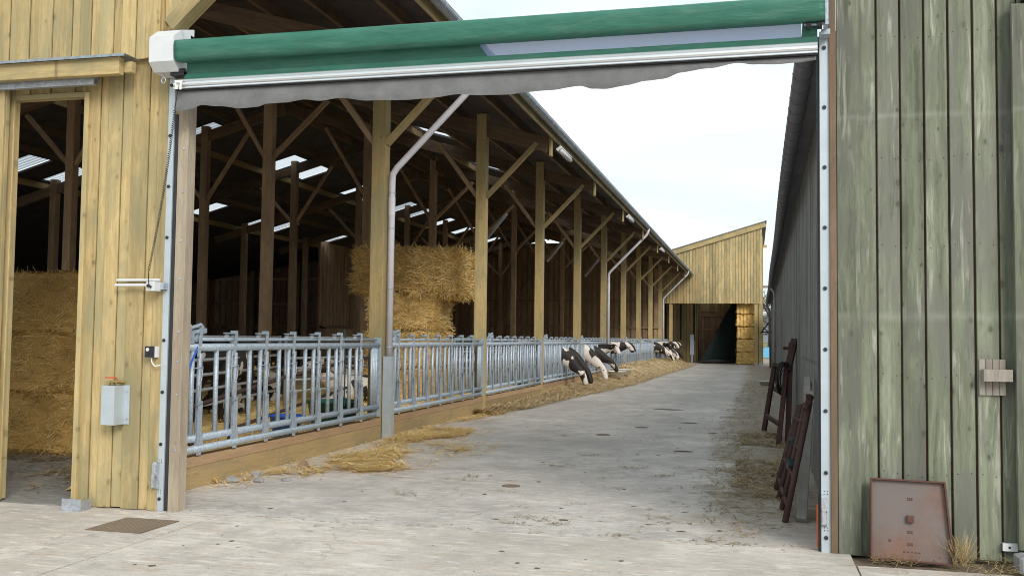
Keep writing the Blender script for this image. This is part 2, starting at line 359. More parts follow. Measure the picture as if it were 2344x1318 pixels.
def skirt_material():
    s = NT('grey_rubber_skirt'); v = s.coord('Object')
    n = s.noise(v, 6, 5, 0.65); n2 = s.noise(v, 50, 3)
    c = s.mix(s.ramp(n, (0.3, 0.0), (0.75, 1.0)), (0.125, 0.125, 0.13), (0.185, 0.185, 0.19))
    c = s.mix(s.ramp(n2, (0.55, 0.0), (0.8, 0.3)), c, (0.25, 0.245, 0.24))
    return s.fin(c, 0.7, 0, 0.3)
M['skirt'] = skirt_material()

# ------------------------------------------------------------------ objects
W = {}                                          # world matrices of everything made here
def place(o, parent=None, mw=None):
    COL.objects.link(o)
    mw = mw if mw is not None else Matrix.Identity(4)
    W[o.name] = mw
    if parent is not None:
        o.parent = parent
        o.matrix_parent_inverse = W[parent.name].inverted()
    o.matrix_basis = mw
    return o
def tag(o, label=None, cat=None, group=None, kind=None):
    for k, v in (('label', label), ('category', cat), ('group', group), ('kind', kind)):
        if v: o[k] = v
    return o
def thing(name, loc, label, cat, group=None):
    o = D.objects.new(name, None); o.empty_display_size = 0.2
    place(o, None, Matrix.Translation(loc))
    return tag(o, label, cat, group)

class MB:
    def __init__(s): s.v = []; s.f = []
    def add(s, vs, fs):
        b = len(s.v); s.v += [tuple(x) for x in vs]; s.f += [tuple(b+i for i in f) for f in fs]; return s
    def box(s, x0, x1, y0, y1, z0, z1):
        return s.add([(x0,y0,z0),(x1,y0,z0),(x1,y1,z0),(x0,y1,z0),(x0,y0,z1),(x1,y0,z1),(x1,y1,z1),(x0,y1,z1)],
                     [(3,2,1,0),(4,5,6,7),(0,1,5,4),(1,2,6,5),(2,3,7,6),(3,0,4,7)])
    def beam(s, p0, p1, w, h, up=(0,0,1)):
        p0, p1 = Vector(p0), Vector(p1); d = (p1-p0).normalized()
        a = d.cross(Vector(up))
        if a.length < 1e-4: a = d.cross(Vector((0,1,0)))
        a.normalize(); b = a.cross(d).normalized(); a *= w/2; b *= h/2
        vs = [p0-a-b, p0+a-b, p0+a+b, p0-a+b, p1-a-b, p1+a-b, p1+a+b, p1-a+b]
        return s.add(vs, [(0,1,2,3),(7,6,5,4),(1,0,4,5),(2,1,5,6),(3,2,6,7),(0,3,7,4)])
    def tube(s, pts, r, n=8, caps=True):
        pts = [Vector(p) for p in pts]
        rs = r if isinstance(r, (list, tuple)) else [r]*len(pts)
        b0 = len(s.v); prev = None
        for i, p in enumerate(pts):
            d = (pts[min(i+1, len(pts)-1)] - pts[max(i-1, 0)]).normalized()
            if prev is None:
                a = d.cross(Vector((0,0,1)))
                if a.length < 1e-3: a = d.cross(Vector((0,1,0)))
                a.normalize()
            else:
                a = (prev - d*prev.dot(d))
                if a.length < 1e-5: a = d.orthogonal()
                a.normalize()
            prev = a; b = d.cross(a)
            for k in range(n):
                t = 2*math.pi*k/n; s.v.append(tuple(p + (a*math.cos(t)+b*math.sin(t))*rs[i]))
        for i in range(len(pts)-1):
            for k in range(n):
                s.f.append((b0+i*n+k, b0+i*n+(k+1)%n, b0+(i+1)*n+(k+1)%n, b0+(i+1)*n+k))
        if caps:
            s.f.append(tuple(b0+k for k in reversed(range(n)))); e = b0+(len(pts)-1)*n
            s.f.append(tuple(e+k for k in range(n)))
        return s
    def prism(s, poly, axis, a0, a1):
        n = len(poly)
        def P(u, v, w):
            return {'x': (w,u,v), 'y': (u,w,v), 'z': (u,v,w)}[axis]
        vs = [P(u,v,a0) for u,v in poly] + [P(u,v,a1) for u,v in poly]
        fs = [tuple(range(n)), tuple(range(2*n-1, n-1, -1))] + [(i, n+i, n+(i+1)%n, (i+1)%n) for i in range(n)]
        return s.add(vs, fs)
    def mesh(s, name, mat, smooth=False):
        me = D.meshes.new(name); me.from_pydata(s.v, [], s.f)
        bm = bmesh.new(); bm.from_mesh(me); bmesh.ops.recalc_face_normals(bm, faces=bm.faces[:]); bm.to_mesh(me); bm.free()
        if isinstance(mat, (list, tuple)):
            for m in mat: me.materials.append(m)
        else: me.materials.append(mat)
        if smooth: me.shade_smooth()
        return me
    def build(s, name, mat, parent=None, mw=None, smooth=False):
        return place(D.objects.new(name, s.mesh(name, mat, smooth)), parent, mw)

_cache = {}
def timber_mesh(w, h, L, mat, ch=0.004):
    key = (round(w,3), round(h,3), round(L,2), mat.name)
    if key in _cache: return _cache[key]
    c = min(ch, w*0.2, h*0.2); a, b = w/2, h/2
    ring = [(-a+c,-b),(a-c,-b),(a,-b+c),(a,b-c),(a-c,b),(-a+c,b),(-a,b-c),(-a,-b+c)]
    m = MB(); m.add([(x,y,-L/2) for x,y in ring]+[(x,y,L/2) for x,y in ring],
        [tuple(reversed(range(8))), tuple(range(8,16))]+[(i,(i+1)%8,8+(i+1)%8,8+i) for i in range(8)])
    _cache[key] = m.mesh('timber', mat); return _cache[key]
def timber(name, p0, p1, w, h, mat, parent, side=(1,0,0)):
    """A squared timber from p0 to p1; w is measured along `side`, h across it."""
    p0, p1 = Vector(p0), Vector(p1); z = (p1-p0); L = z.length; z.normalize()
    x = Vector(side); x = (x - z*x.dot(z)).normalized(); y = z.cross(x)
    mw = Matrix.Identity(4)
    for i in range(3): mw[i][0], mw[i][1], mw[i][2], mw[i][3] = x[i], y[i], z[i], (p0[i]+p1[i])/2
    return place(D.objects.new(name, timber_mesh(w, h, L, mat)), parent, mw)
def copy_tree(o, loc=None, parent=None):
    c = o.copy(); COL.objects.link(c)
    if parent is not None:
        c.parent = parent; c.matrix_parent_inverse = o.matrix_parent_inverse.copy()
    if loc is not None: c.location = loc
    for ch in [x for x in o.children]: copy_tree(ch, None, c)
    return c

# ================================================================== ground
def build_ground():
    b = MB().add([(-600,-60,-0.03),(600,-60,-0.03),(600,1500,-0.03),(-600,1500,-0.03)], [(0,1,2,3)]).build('ground', M['soil']); tag(b, kind='structure')
    f = MB().add([(-600,92,-0.012),(600,92,-0.012),(600,1500,-0.012),(-600,1500,-0.012)], [(0,1,2,3)]).build('field', M['field']); tag(f, kind='structure')
    # apron slabs in front of the barns, split at joints
    g = 0.016
    slabs = [(-14,-4.6,-14,6.2), (-14,-4.6,6.2+g,7.84), (-4.6+g,0.70,-14,7.84), (0.70+g,9,-14,7.5)]
    for i, (x0,x1,y0,y1) in enumerate(slabs):
        m = MB()
        if i == 2: m.prism([(x0,y0),(x1+0.05,y0),(x1,y1+0.1),(x0,y1)], 'z', -0.15, 0.0)
        elif i == 3: m.prism([(x0+0.05,y0),(x1,y0),(x1,y1),(x0,y1)], 'z', -0.15, -0.004)
        else: m.box(x0,x1,y0,y1,-0.15,0.0)
        o = m.build('concrete_apron', M['apron']); tag(o, kind='structure')
    m = MB().prism([(-6.1,7.84+g*2),(-4.6,7.84+g*2),(0.70,7.94+g*2),(1.6,7.94+g*2),(1.6,90),(-6.1,90)], 'z', -0.15, 0.0)
    tag(m.build('concrete_alley', M['alley']), kind='structure')
    m = MB().box(-34,-6.1-g,7.9,66,-0.15,-0.002)
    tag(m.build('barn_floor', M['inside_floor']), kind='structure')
    m = MB(); r = random.Random(3)
    n = 60
    def hz(x): return 10 + 9*math.sin(x*0.006+1) + 6*math.sin(x*0.017) + r.uniform(0, 2.5)
    top = [(-900+i*1800/n, hz(-900+i*1800/n)) for i in range(n+1)]
    vs = [(x,700,-1) for x,_ in top]+[(x,740,z) for x,z in top]+[(x,900,-1) for x,_ in top]
    k = n+1
    fs = [(i,i+1,k+i+1,k+i) for i in range(n)]+[(k+i,k+i+1,2*k+i+1,2*k+i) for i in range(n)]
    tag(m.add(vs,fs).build('hills', M['hill']), kind='structure')
build_ground()

# ================================================================== cattle barn
PY = [8.5+5.92*k for k in range(10)]
S = 0.28; RIDGE = -13.55
def zroof(x):                                           # underside of the roof sheets
    if x > RIDGE: return 6.05+S*(-4.1-x)
    return 6.05+S*(-4.1-RIDGE)-S*(RIDGE-x)
barn = thing('cattle_barn', (-13.5,37,0), 'long open-sided timber cattle barn with rows of posts and dark roof', 'barn')
def build_barn():
    rows = [-5.77,-10.9,-16.2,-21.5]
    for k, y in enumerate(PY):
        for r, x in enumerate(rows):
            if r == 3 and k < 6 and k % 1 == 0 and False: continue
            mat = M['wood_post'] if r == 0 else M['wood_old']
            if r == 0 and k == 0: continue              # corner: behind the boarded front
            if k == 0 and r > 0: pass
            timber('post', (x,y,0), (x,y,zroof(x)-0.05), 0.22, 0.22, mat, barn)
            # knee braces in the frame plane
            if r == 0:
                timber('brace', (x+0.10,y,4.66), (x+1.22,y,5.80), 0.12, 0.09, M['wood_post'], barn, (0,1,0))
                timber('brace', (x-0.10,y,4.66), (x-1.0,y,5.86), 0.12, 0.09, M['wood_old'], barn, (0,1,0))
            else:
                zt = zroof(x)-0.5
                if r < 3: timber('brace', (x+0.1,y,zt-1.75), (x+1.45,y,zt-0.12 - (S*1.3 if r==1 else -S*1.3)), 0.10, 0.10, M['wood_old'], barn, (0,1,0))
                timber('brace', (x-0.1,y,zt-1.75), (x-1.35,y,zt-0.12+(S*1.3 if r==1 else -S*1.3)), 0.10, 0.10, M['wood_old'], barn, (0,1,0)) if r < 3 else None
        # rafters
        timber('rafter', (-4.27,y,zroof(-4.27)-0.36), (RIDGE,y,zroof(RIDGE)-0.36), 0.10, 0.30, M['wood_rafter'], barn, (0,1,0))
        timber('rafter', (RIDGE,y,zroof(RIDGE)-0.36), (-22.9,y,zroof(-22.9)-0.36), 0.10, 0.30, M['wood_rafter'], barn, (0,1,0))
        timber('rafter_end_board', (-4.24,y-0.03,5.50), (-4.24,y-0.03,5.98), 0.05, 0.14, M['wood_new'], barn, (1,0,0)) if k > 0 else None
    # purlins
    xs = [-4.9,-6.35,-7.75,-9.35,-10.85,-12.3,-13.2,-13.9,-15.35,-17.36,-18.8,-20.0,-21.95]
    for x in xs:
        timber('purlin', (x,7.6,zroof(x)-0.105), (x,66.2,zroof(x)-0.105), 0.07, 0.20, M['wood_purlin'] if x in (-9.35,-17.36,-21.95) else M['wood_rafter'], barn, (1,0,0))  # purlins beside skylights get paler wood: their glow is put into the colour
    # roof with openings for the translucent sheets
    near = [(-9.28,-8.28,y,0.9) for y in (20.6,26.0,31.6,37.0,43.2,49.2,55.0,61.0)]
    hi = [(-17.25,-15.95,y,1.15) for y in (21.0,26.8,32.2,34.3,38.9,41.0,44.3,46.6,50.6,54.5,60.5)]
    lo = [(-21.85,-20.5,y,1.0) for y in (12.5,18.8,24.4,26.5,30.2,34.6,38.9,40.9,46.5)]
    def strip(m, x0, x1, cuts):
        y = 7.5
        for (_,_,cy,w) in sorted(cuts, key=lambda c: c[2])+[(0,0,66.4+5,10)]:
            e = min(cy-w/2, 66.4)
            if e > y:
                z0, z1 = zroof(x0), zroof(x1)
                m.add([(x0,y,z0),(x1,y,z1),(x1,e,z1),(x0,e,z0),(x0,y,z0+0.06),(x1,y,z1+0.06),(x1,e,z1+0.06),(x0,e,z0+0.06)],
                      [(3,2,1,0),(4,5,6,7),(0,1,5,4),(1,2,6,5),(2,3,7,6),(3,0,4,7)])
            y = cy+w/2
    m = MB()
    for x0,x1,c in ((-8.28,-4.0,[]),(-9.28,-8.28,near),(RIDGE,-9.28,[]),(-15.95,RIDGE,[]),(-17.25,-15.95,hi),(-20.5,-17.25,[]),(-21.85,-20.5,lo),(-23.1,-21.85,[])):
        strip(m, x0, x1, c)
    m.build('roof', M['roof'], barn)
    for x0,x1,cy,w in near+hi+lo:
        mm = MB(); n = 24; L = w+0.08; vs = []; fs = []
        for i in range(n+1):
            yy = cy-L/2+L*i/n; dz = 0.034*math.cos(2*math.pi*(i/n)*L/0.177)
            for xx in (x0-0.05, x1+0.05): vs.append((xx,yy,zroof(xx)+0.095+dz))
        for i in range(n): fs.append((2*i,2*i+1,2*i+3,2*i+2))
        mm.add(vs,fs).build('skylight', M['skylight'], barn, smooth=True)
    # eave: fascia, gutter with joints, bands
    timber('fascia', (-4.17,7.6,5.93), (-4.17,66.2,5.93), 0.03, 0.16, M['wood_new'], barn, (1,0,0))
    g = MB(); n = 10; pts = []
    ys = [7.6, 66.4]; R = 0.085
    prof = [(math.cos(math.pi+math.pi*i/n)*R, math.sin(math.pi+math.pi*i/n)*R) for i in range(n+1)]
    prof2 = [(u*0.93, v*0.93) for u,v in reversed(prof)]
    g.prism([(-4.02+u, 6.0+v) for u,v in prof+prof2], 'y', 7.6, 66.4)
    g.build('gutter', M['zinc'], barn)
    b = MB()
    y = 8.2
    while y < 66:
        b.prism([(-4.02+u*1.05, 6.0+v*1.05) for u,v in prof]+[(-4.02+u*0.98, 6.0+v*0.98) for u,v in reversed(prof)], 'y', y, y+0.03); y += 0.55
    tag(b.build('gutter_bracket', M['galv_dull'], barn), kind='stuff')
    # downpipes
    for y in (PY[1]+0.02, PY[5]+0.02, PY[9]+0.02):
        p = MB().tube([(-4.02,y,5.94),(-4.05,y,5.78),(-4.12,y,5.66),(-5.50,y,4.27),(-5.57,y,4.17),(-5.58,y,4.02),(-5.58,y,1.2)], 0.052, 12)
        o = p.build('downpipe', M['pvc'], barn, smooth=True)
        for z in (3.86, 3.30, 2.35, 1.42): MB().tube([(-5.58,y,z),(-5.58,y,z+0.02)], 0.058, 12).build('pipe_clip', M['galv_dull'], o)
        MB().tube([(-5.58,y,3.50),(-5.58,y,3.80)], 0.056, 12).build('pipe_socket', M['pvc'], o)
        q = MB()
        x0, x1, y0 = -5.645, -5.500, y-0.09
        q.box(x0,x1,y0,y0+0.006,0,1.29).box(x1-0.006,x1,y0+0.006,y0+0.15,0,1.29).box(x0,x0+0.006,y0+0.006,y0+0.15,0,1.29)
        q.build('pipe_guard', M['galv_smooth'], barn)
    # kick boards below the feed fence
    for k in range(10):
        y0 = PY[k]+0.12 if k else 7.98; y1 = (PY[k+1]-0.12) if k < 9 else 65.6
        timber('kick_board', (-5.72,y0,0.112), (-5.72,y1,0.112), 0.13, 0.224, M['wood_sleeper'], barn, (1,0,0))
        timber('kick_board_cap', (-5.72,y0,0.277), (-5.72,y1,0.277), 0.138, 0.104, M['wood_sleeper_top'], barn, (1,0,0))
    # closing walls in the dark
    w = MB().box(-21.75,-21.63,46,66.3,0,6.5).build('back_wall', M['dark_wall'], barn)
    b = MB(); y = 46.3
    while y < 66: b.box(-21.63,-21.60,y,y+0.10,2.0,6.2); y += 0.45
    tag(b.build('batten', M['wood_old'], w), kind='stuff')
    MB().add([(-21.2,46,1.98),(-21.2,66,1.98),(-21.62,66,2.15),(-21.62,46,2.15)],[(0,1,2,3)]).build('ledge', M['ledge'], w)
    MB().box(-21.62,-21.2,46,66,0,1.97).build('low_wall', M['dark_wall'], w)
    w = MB().box(-33,-21.8,50.2,50.3,0,7).build('cross_wall', M['dark_wall'], barn)
    for i in range(28):
        timber('plank', (-21.95-0.38*i,50.16,2.1), (-21.95-0.38*i,50.16,6.6), 0.28, 0.05, M['dark_wall'], w)
    for z in (3.35,4.75): timber('rail', (-33,50.10,z), (-21.9,50.10,z), 0.06, 0.14, M['wood_old'], w, (0,1,0))
    for i in range(8):
        x = -22.2-1.45*i
        MB().add([(x,49.75,1.93),(x-1.1,49.75,1.93),(x-1.1,50.1,2.2),(x,50.1,2.2)],[(0,1,2,3)]).build('ledge', M['ledge'], w)
    MB().box(-33,-21.8,49.8,50.15,0,1.92).build('low_wall', M['dark_wall'], w)
    for x in (-24.6,-27.4,-30.2): timber('post', (x,49.6,0), (x,49.6,6), 0.22, 0.22, M['wood_old'], barn)
    w = MB().box(-33.1,-33,7.9,50.3,0,6).build('back_wall', M['dark_wall'], barn)
    def lz(x): return 5.95-(-22.7-x)*1.75/10.7
    def lroof(x0,x1,y0,y1):
        return MB().add([(x0,y0,lz(x0)),(x1,y0,lz(x1)),(x1,y1,lz(x1)),(x0,y1,lz(x0)),(x0,y0,lz(x0)+.05),(x1,y0,lz(x1)+.05),(x1,y1,lz(x1)+.05),(x0,y1,lz(x0)+.05)],
             [(3,2,1,0),(4,5,6,7),(0,1,5,4),(1,2,6,5),(2,3,7,6),(3,0,4,7)])
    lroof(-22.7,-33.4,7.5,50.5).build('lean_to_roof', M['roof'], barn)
    # end wall
    w = MB().box(-23,-5.9,66.2,66.3,0,8.2).build('end_wall', M['dark_wall'], barn)
    for i in range(44):
        x = -6.1-0.38*i
        timber('plank', (x,66.16,0.1), (x,66.16,min(8.0, zroof(x)-0.25)), 0.24, 0.05, M['wood_old'], w)
    for z in (2.4,4.2): timber('rail', (-22,66.1,z), (-6,66.1,z), 0.07, 0.12, M['wood_old'], w, (0,1,0))
build_barn()

def build_front():
    """Boarded gable front left of the roller door."""
    y = 7.90
    fw = MB()
    fw.box(-12,-6.95,y,y+0.06,0.02,6.5).box(-6.95,-6.13,y,y+0.06,3.83,6.5).box(-6.13,-5.13,y,y+0.06,0.02,4.65)
    fw.prism([(-6.13,4.65),(-5.16,4.65),(-4.6,5.3),(-4.6,6.0),(-6.13,6.5)], 'y', y, y+0.06)
    fw = fw.build('front_wall', M['wood_new'], barn)
    # lower boards: under-boards and cover boards
    def boards(x0, x1, z0, z1, yy, step=0.262, wc=0.165, seed=1, jag=0.0):
        r = random.Random(seed); x = x0
        under = True
        while x < x1-0.03:
            w = (step-wc) if not under else wc
            w = min(w*r.uniform(0.86,1.14), x1-x)
            t = 0.022 if under else 0.006
            if w > 0.02: timber('plank', (x+w/2, yy-t, z0+r.uniform(-jag,jag)), (x+w/2, yy-t, z1), w-0.004, 0.022, M['wood_new'], fw)
            x += w; under = not under
    boards(-6.13,-5.25,0.01,4.16,y-0.005,seed=4,jag=0.008)
    boards(-6.93,-6.13,3.86,4.16,y-0.005,seed=9)
    boards(-12,-6.93,0.01,4.16,y-0.005,seed=11)
    boards(-9,-5.31,4.14,6.2,y-0.075,seed=5,step=0.235,wc=0.14)
    MB().box(-9,-5.31,y-0.068,y-0.001,4.16,6.2).build('packing_board', M['wood_new'], fw)
    timber('plank', (-5.22,y-0.04,4.5), (-5.22,y-0.04,6.0), 0.16, 0.03, M['wood_new'], fw)
    # diagonal brace from the corner to the roof overhang
    timber('brace', (-5.20,y-0.07,4.42), (-4.1,y-0.07,5.40), 0.17, 0.13, M['wood_new'], barn, (0,1,0))
    # opening frame
    timber('door_frame', (-6.10,y-0.05,0.0), (-6.10,y-0.05,3.86), 0.05, 0.05, M['wood_new'], fw)
    timber('lintel', (-6.93,y-0.02,3.85), (-6.11,y-0.02,3.85), 0.06, 0.05, M['wood_new'], fw, (0,1,0))
    # beam hiding the sliding track, with metal cap
    timber('track_beam', (-10,y-0.26,4.03), (-5.60,y-0.26,4.03), 0.07, 0.16, M['wood_new'], barn, (0,1,0))
    timber('track_block', (-5.598,y-0.19,4.03), (-5.52,y-0.19,4.03), 0.06, 0.10, M['wood_new'], barn, (0,1,0))
    MB().box(-10,-5.52,y-0.335,y-0.10,4.118,4.124).box(-10,-5.52,y-0.335,y-0.330,4.10,4.118).build('track_cap', M['zinc'], barn)
    tr = MB().box(-10,-5.93,y-0.20,y-0.19,3.90,3.97).box(-10,-5.93,y-0.14,y-0.13,3.90,3.97).box(-10,-5.93,y-0.19,y-0.14,3.962,3.97)
    tr.box(-10,-5.93,y-0.21,y-0.165,3.893,3.90)
    for i in range(6): tr.box(-6.25-0.5*i,-6.15-0.5*i,y-0.22,y-0.12,3.97,3.985)
    tr.build('door_track', M['galv_dull'], barn)
    # corner timber / jamb of the roller door
    j = timber('door_jamb', (-5.098,7.945,0), (-5.098,7.945,4.1), 0.105, 0.13, M['wood_jamb'], barn)
    for z in (0.55,1.05,1.35,1.62,2.1,2.45,2.9,3.3):
        MB().tube([(-5.085,7.880,z),(-5.085,7.874,z)], 0.010, 10).build('screw', M['galv'], j)
    timber('post', (-5.42,8.06,0), (-5.42,8.06,5.6), 0.22, 0.22, M['wood_post'], barn)
    timber('rafter', (-4.27,8.06,zroof(-4.27)-0.36), (RIDGE,8.06,zroof(RIDGE)-0.36), 0.10, 0.30, M['wood_rafter'], barn, (0,1,0))
    # sliding leaf of the small doorway
    d = thing('sliding_door', (-7.6,7.78,0), 'yellowish boarded sliding door slid open at the far left edge', 'door')
    MB().box(-8.4,-6.93,7.765,7.80,0.05,3.9).build('door_panel', M['wood_new'], d)
    r = random.Random(2); x = -8.38
    while x < -6.95:
        w = min(0.16, -6.925-x); timber('plank', (x+w/2,7.753,0.04), (x+w/2,7.753,3.9), w-0.006, 0.022, M['wood_new'], d); x += w
    MB().tube([(-6.965,7.735,0.93),(-6.965,7.69,0.95),(-6.965,7.69,1.08),(-6.965,7.735,1.10)], 0.010, 8).box(-6.99,-6.94,7.736,7.742,0.90,1.13).build('handle', M['galv'], d)
    tag(MB().box(-6.07,-5.87,7.62,7.80,0,0.01).box(-6.07,-5.87,7.64,7.652,0.01,0.105).box(-6.07,-6.06,7.652,7.78,0.01,0.09).box(-5.88,-5.87,7.652,7.78,0.01,0.09)
        .build('door_guide', M['galv_dull']), 'small grey metal floor guide at the foot of the doorway jamb', 'door guide')
build_front()

# ================================================================== roller door
def build_roller():
    t = thing('roller_door', (-2.3,7.8,0), 'rolled-up green fabric roller door spanning the alley entrance', 'roller door')
    Y = 7.66
    def tilt(x): return 0.004*(abs(x+2.3)/2.7)**2-0.006          # the roll sags a little in the middle
    m = MB(); n = 24; prof = []
    for i in range(n):
        a = 2*math.pi*i/n; c, q = math.cos(a), math.sin(a)
        r = 0.098/(abs(c)**4.5+abs(q)**4.5)**(1/4.5)
        yy, zz = r*c, r*q; b = rad(10)
        prof.append((Y+yy*math.cos(b)-zz*math.sin(b), 4.135+yy*math.sin(b)+zz*math.cos(b)))
    vs = []; fs = []; nx = 110
    for k in range(nx+1):
        x = -5.012+5.53*k/nx
        for i,(yy,zz) in enumerate(prof):
            w = 0.0028*mnoise.noise(Vector((x*2.2, i*0.5, 1.3)))+0.0015*mnoise.noise(Vector((x*9+i*0.8, i*0.3, 5)))
            vs.append((x, yy+w, zz+w+tilt(x)))
    for k in range(nx):
        for i in range(n): fs.append((k*n+i,(k+1)*n+i,(k+1)*n+(i+1)%n,k*n+(i+1)%n))
    fs += [tuple(range(n)), tuple(nx*n+i for i in range(n))]
    m.add(vs,fs).build('fabric_roll', M['fabric'], t, smooth=True)
    # hanging curtain round the window strip
    def sheet(name, x0, x1, z0, z1, mat, dx=0.0, nx=60, nz=5, push=0.0):
        vs, fs = [], []
        for iz in range(nz+1):
            f = iz/nz
            for ix in range(nx+1):
                a0, a1 = x0+(dx*f if dx and x0 > -4 else 0), x1+(dx*f if dx and x0 < -4 else 0)
                x = a0+(a1-a0)*ix/nx
                vs.append((x, 7.722+push-0.015*f+0.010*mnoise.noise(Vector((x*1.3,(z0+(z1-z0)*f)*3,0))), z0+(z1-z0)*f))
        for iz in range(nz):
            for ix in range(nx): a = iz*(nx+1)+ix; fs.append((a,a+1,a+nx+2,a+nx+1))
        return MB().add(vs,fs).build(name, mat, t, smooth=True)
    sheet('curtain', -5.0, 0.47, 3.86, 3.938, M['fabric'])
    sheet('curtain', -4.97, -2.155, 3.938, 4.11, M['fabric'], -0.13)
    sheet('curtain', 0.352, 0.47, 3.938, 4.11, M['fabric'], 0.012, 4)
    sheet('window_strip', -2.155, 0.352, 3.938, 4.11, M['window'], -0.13)
    # aluminium bottom bar with its ridges
    yf = 7.675
    def bar(name, poly, mat): MB().prism([(yf+a, 3.80+b) for a,b in poly], 'x', -5.075, 0.468).build(name, mat, t)
    bar('bottom_bar', [(0.045,0.084),(0.012,0.088),(0.0,0.080),(-0.006,0.066),(0.006,0.060),(0.006,0.056),(-0.010,0.050),(-0.012,0.036),(-0.004,0.024),(0.010,0.018),(0.010,0.012),(0.045,0.012)], M['alu'])
    bar('bar_lip', [(0.03,0.010),(-0.012,0.010),(-0.012,0.000),(-0.004,-0.004),(0.03,-0.004)], M['alu'])
    MB().box(-5.065,0.462,yf+0.006,yf+0.045,3.786,3.7955).build('seal_lip', M['rubber'], t)
    # soft rubber skirt below the bar with a scalloped edge
    K = [(-5.093,3.601),(-5.0,3.600),(-4.88,3.612),(-4.793,3.640),(-4.62,3.622),(-4.40,3.594),(-4.25,3.600),(-4.145,3.624),(-3.98,3.628),(-3.81,3.650),(-3.66,3.632),(-3.48,3.648),(-3.2,3.612),(-2.877,3.600),(-2.6,3.604),(-2.411,3.618),(-2.22,3.604),(-1.95,3.602),(-1.845,3.612),(-1.60,3.620),(-1.371,3.646),(-1.27,3.618),(-1.156,3.610),(-1.0,3.626),(-0.839,3.652),(-0.70,3.660),(-0.562,3.700),(-0.35,3.722),(-0.123,3.757),(0.0,3.738),(0.175,3.728),(0.32,3.736),(0.467,3.752)]
    def low(x):
        for (a,za),(b,zb) in zip(K,K[1:]):
            if a <= x <= b: f = (x-a)/(b-a); f = f*f*(3-2*f); return za+(zb-za)*f
        return K[-1][1]
    mm = MB(); nx, nz = 220, 9; vs = []; fs = []
    for iz in range(nz+1):
        f = iz/nz
        for ix in range(nx+1):
            x = -5.07+5.53*ix/nx; z = 3.787+(low(x)-3.787)*f
            yd = f*(0.016*math.sin(x*3.1)+0.024*mnoise.noise(Vector((x*2.3,f*0.7,9)))+0.006*mnoise.noise(Vector((x*9,f*3,2)))) - 0.035*f+0.05*max(0,f-0.75)
            vs.append((x,7.712+yd,z))
    for iz in range(nz):
        for ix in range(nx): a = iz*(nx+1)+ix; fs.append((a,a+1,a+nx+2,a+nx+1))
    mm.add(vs,fs).build('skirt', M['skirt'], t, smooth=True)
    # motor housing on the left
    mh = MB().prism([(7.85,4.36),(7.70,4.345),(7.58,4.255),(7.58,4.03),(7.66,3.955),(7.85,3.955)], 'x', -5.275, -5.03).build('motor_housing', M['white'], t)
    MB().add([(-5.03,7.70,4.345),(-4.84,7.60,4.30),(-4.84,7.60,4.235),(-5.03,7.706,4.345),(-4.84,7.606,4.30),(-4.84,7.606,4.235)],[(0,2,1),(3,4,5),(0,1,4,3),(1,2,5,4),(2,0,3,5)]).build('cover_plate', M['white'], mh)
    MB().tube([(-5.20,7.70,3.955),(-5.20,7.70,3.915)], 0.006, 6).tube([(-5.20+0.020*math.cos(a),7.70,3.890+0.026*math.sin(a)) for a in [i*math.pi/6 for i in range(13)]], 0.005, 6).build('hook_eye', M['galv'], mh)
    MB().tube([(-5.035,Y,4.135),(-5.01,Y,4.135)], 0.06, 14).box(-5.12,-4.98,7.68,7.78,3.925,3.955).tube([(-5.03,7.70,3.96),(-4.98,7.70,3.96)], 0.030, 12).build('drive_bracket', M['black'], t)
    # right end bearing
    MB().box(0.522,0.545,7.62,7.87,4.00,4.36).box(0.50,0.565,7.74,7.87,3.96,4.00).build('end_bracket', M['galv'], t)
    for x in (0.385,0.465): MB().tube([(x,7.66,4.015),(x+0.035,7.66,4.015)], 0.038, 14).build('pulley', M['black'], t)
    MB().tube([(0.37,7.66,4.015),(0.55,7.66,4.015)], 0.010, 8).build('axle', M['galv'], t)
    # guide rails
    YR = 7.87
    def rail(x0, x1, zt, side):
        r = MB().box(x0,x1,YR,YR+0.006,0,zt).box(x0,x0+0.006,YR+0.006,YR+0.06,0,zt).box(x1-0.006,x1,YR+0.006,YR+0.06,0,zt)
        ro = r.build('guide_rail', M['galv_smooth'], t)
        z = 0.11; xb = (x0+x1)/2
        zz = [0.11]+[0.60+0.47*i for i in range(8) if 0.60+0.47*i < zt-0.06]
        for z in zz: MB().tube([(xb,YR,z),(xb,YR-0.008,z)], 0.0155, 12).build('bolt', M['bolt'], ro)
        for z in (0.165,0.185,0.44,0.46):
            for dx in (-0.012,0.012): MB().tube([(xb+dx,YR,z),(xb+dx,YR-0.003,z)], 0.004, 6).build('rivet', M['bolt'], ro)
        lx = x0-0.012 if side < 0 else x0-0.002
        k = MB().prism([(YR,0.19),(YR-0.03,0.21),(YR-0.035,0.30),(YR-0.055,0.32),(YR-0.055,0.42),(YR-0.035,0.44),(YR,0.44)], 'x', lx, lx+0.042)
        k.box(lx+0.005,lx+0.03,YR-0.065,YR-0.05,0.22,0.34)
        k.build('bottom_latch', M['galv_dull'], ro)
    rail(-5.264,-5.190,4.0,-1); rail(0.494,0.562,4.02,1)
    MB().box(-5.188,-5.156,7.885,7.93,0,3.62).build('rubber_seal', M['rubber'], t)
    MB().box(0.474,0.490,7.89,7.93,0,3.8).build('rubber_seal', M['rubber'], t)
    # spiral cord from the bottom bar down to the switch
    pts = []; A = Vector((-5.03,7.63,3.60)); B = Vector((-5.29,7.70,2.17)); nt = 75
    for i in range(nt*7+1):
        f = i/(nt*7); p = A.lerp(B, f); p.x += 0.02*math.sin(f*math.pi); a = 2*math.pi*i/7
        pts.append((p.x+0.010*math.cos(a), p.y+0.010*math.sin(a), p.z))
    co = MB().tube(pts, 0.0032, 4)
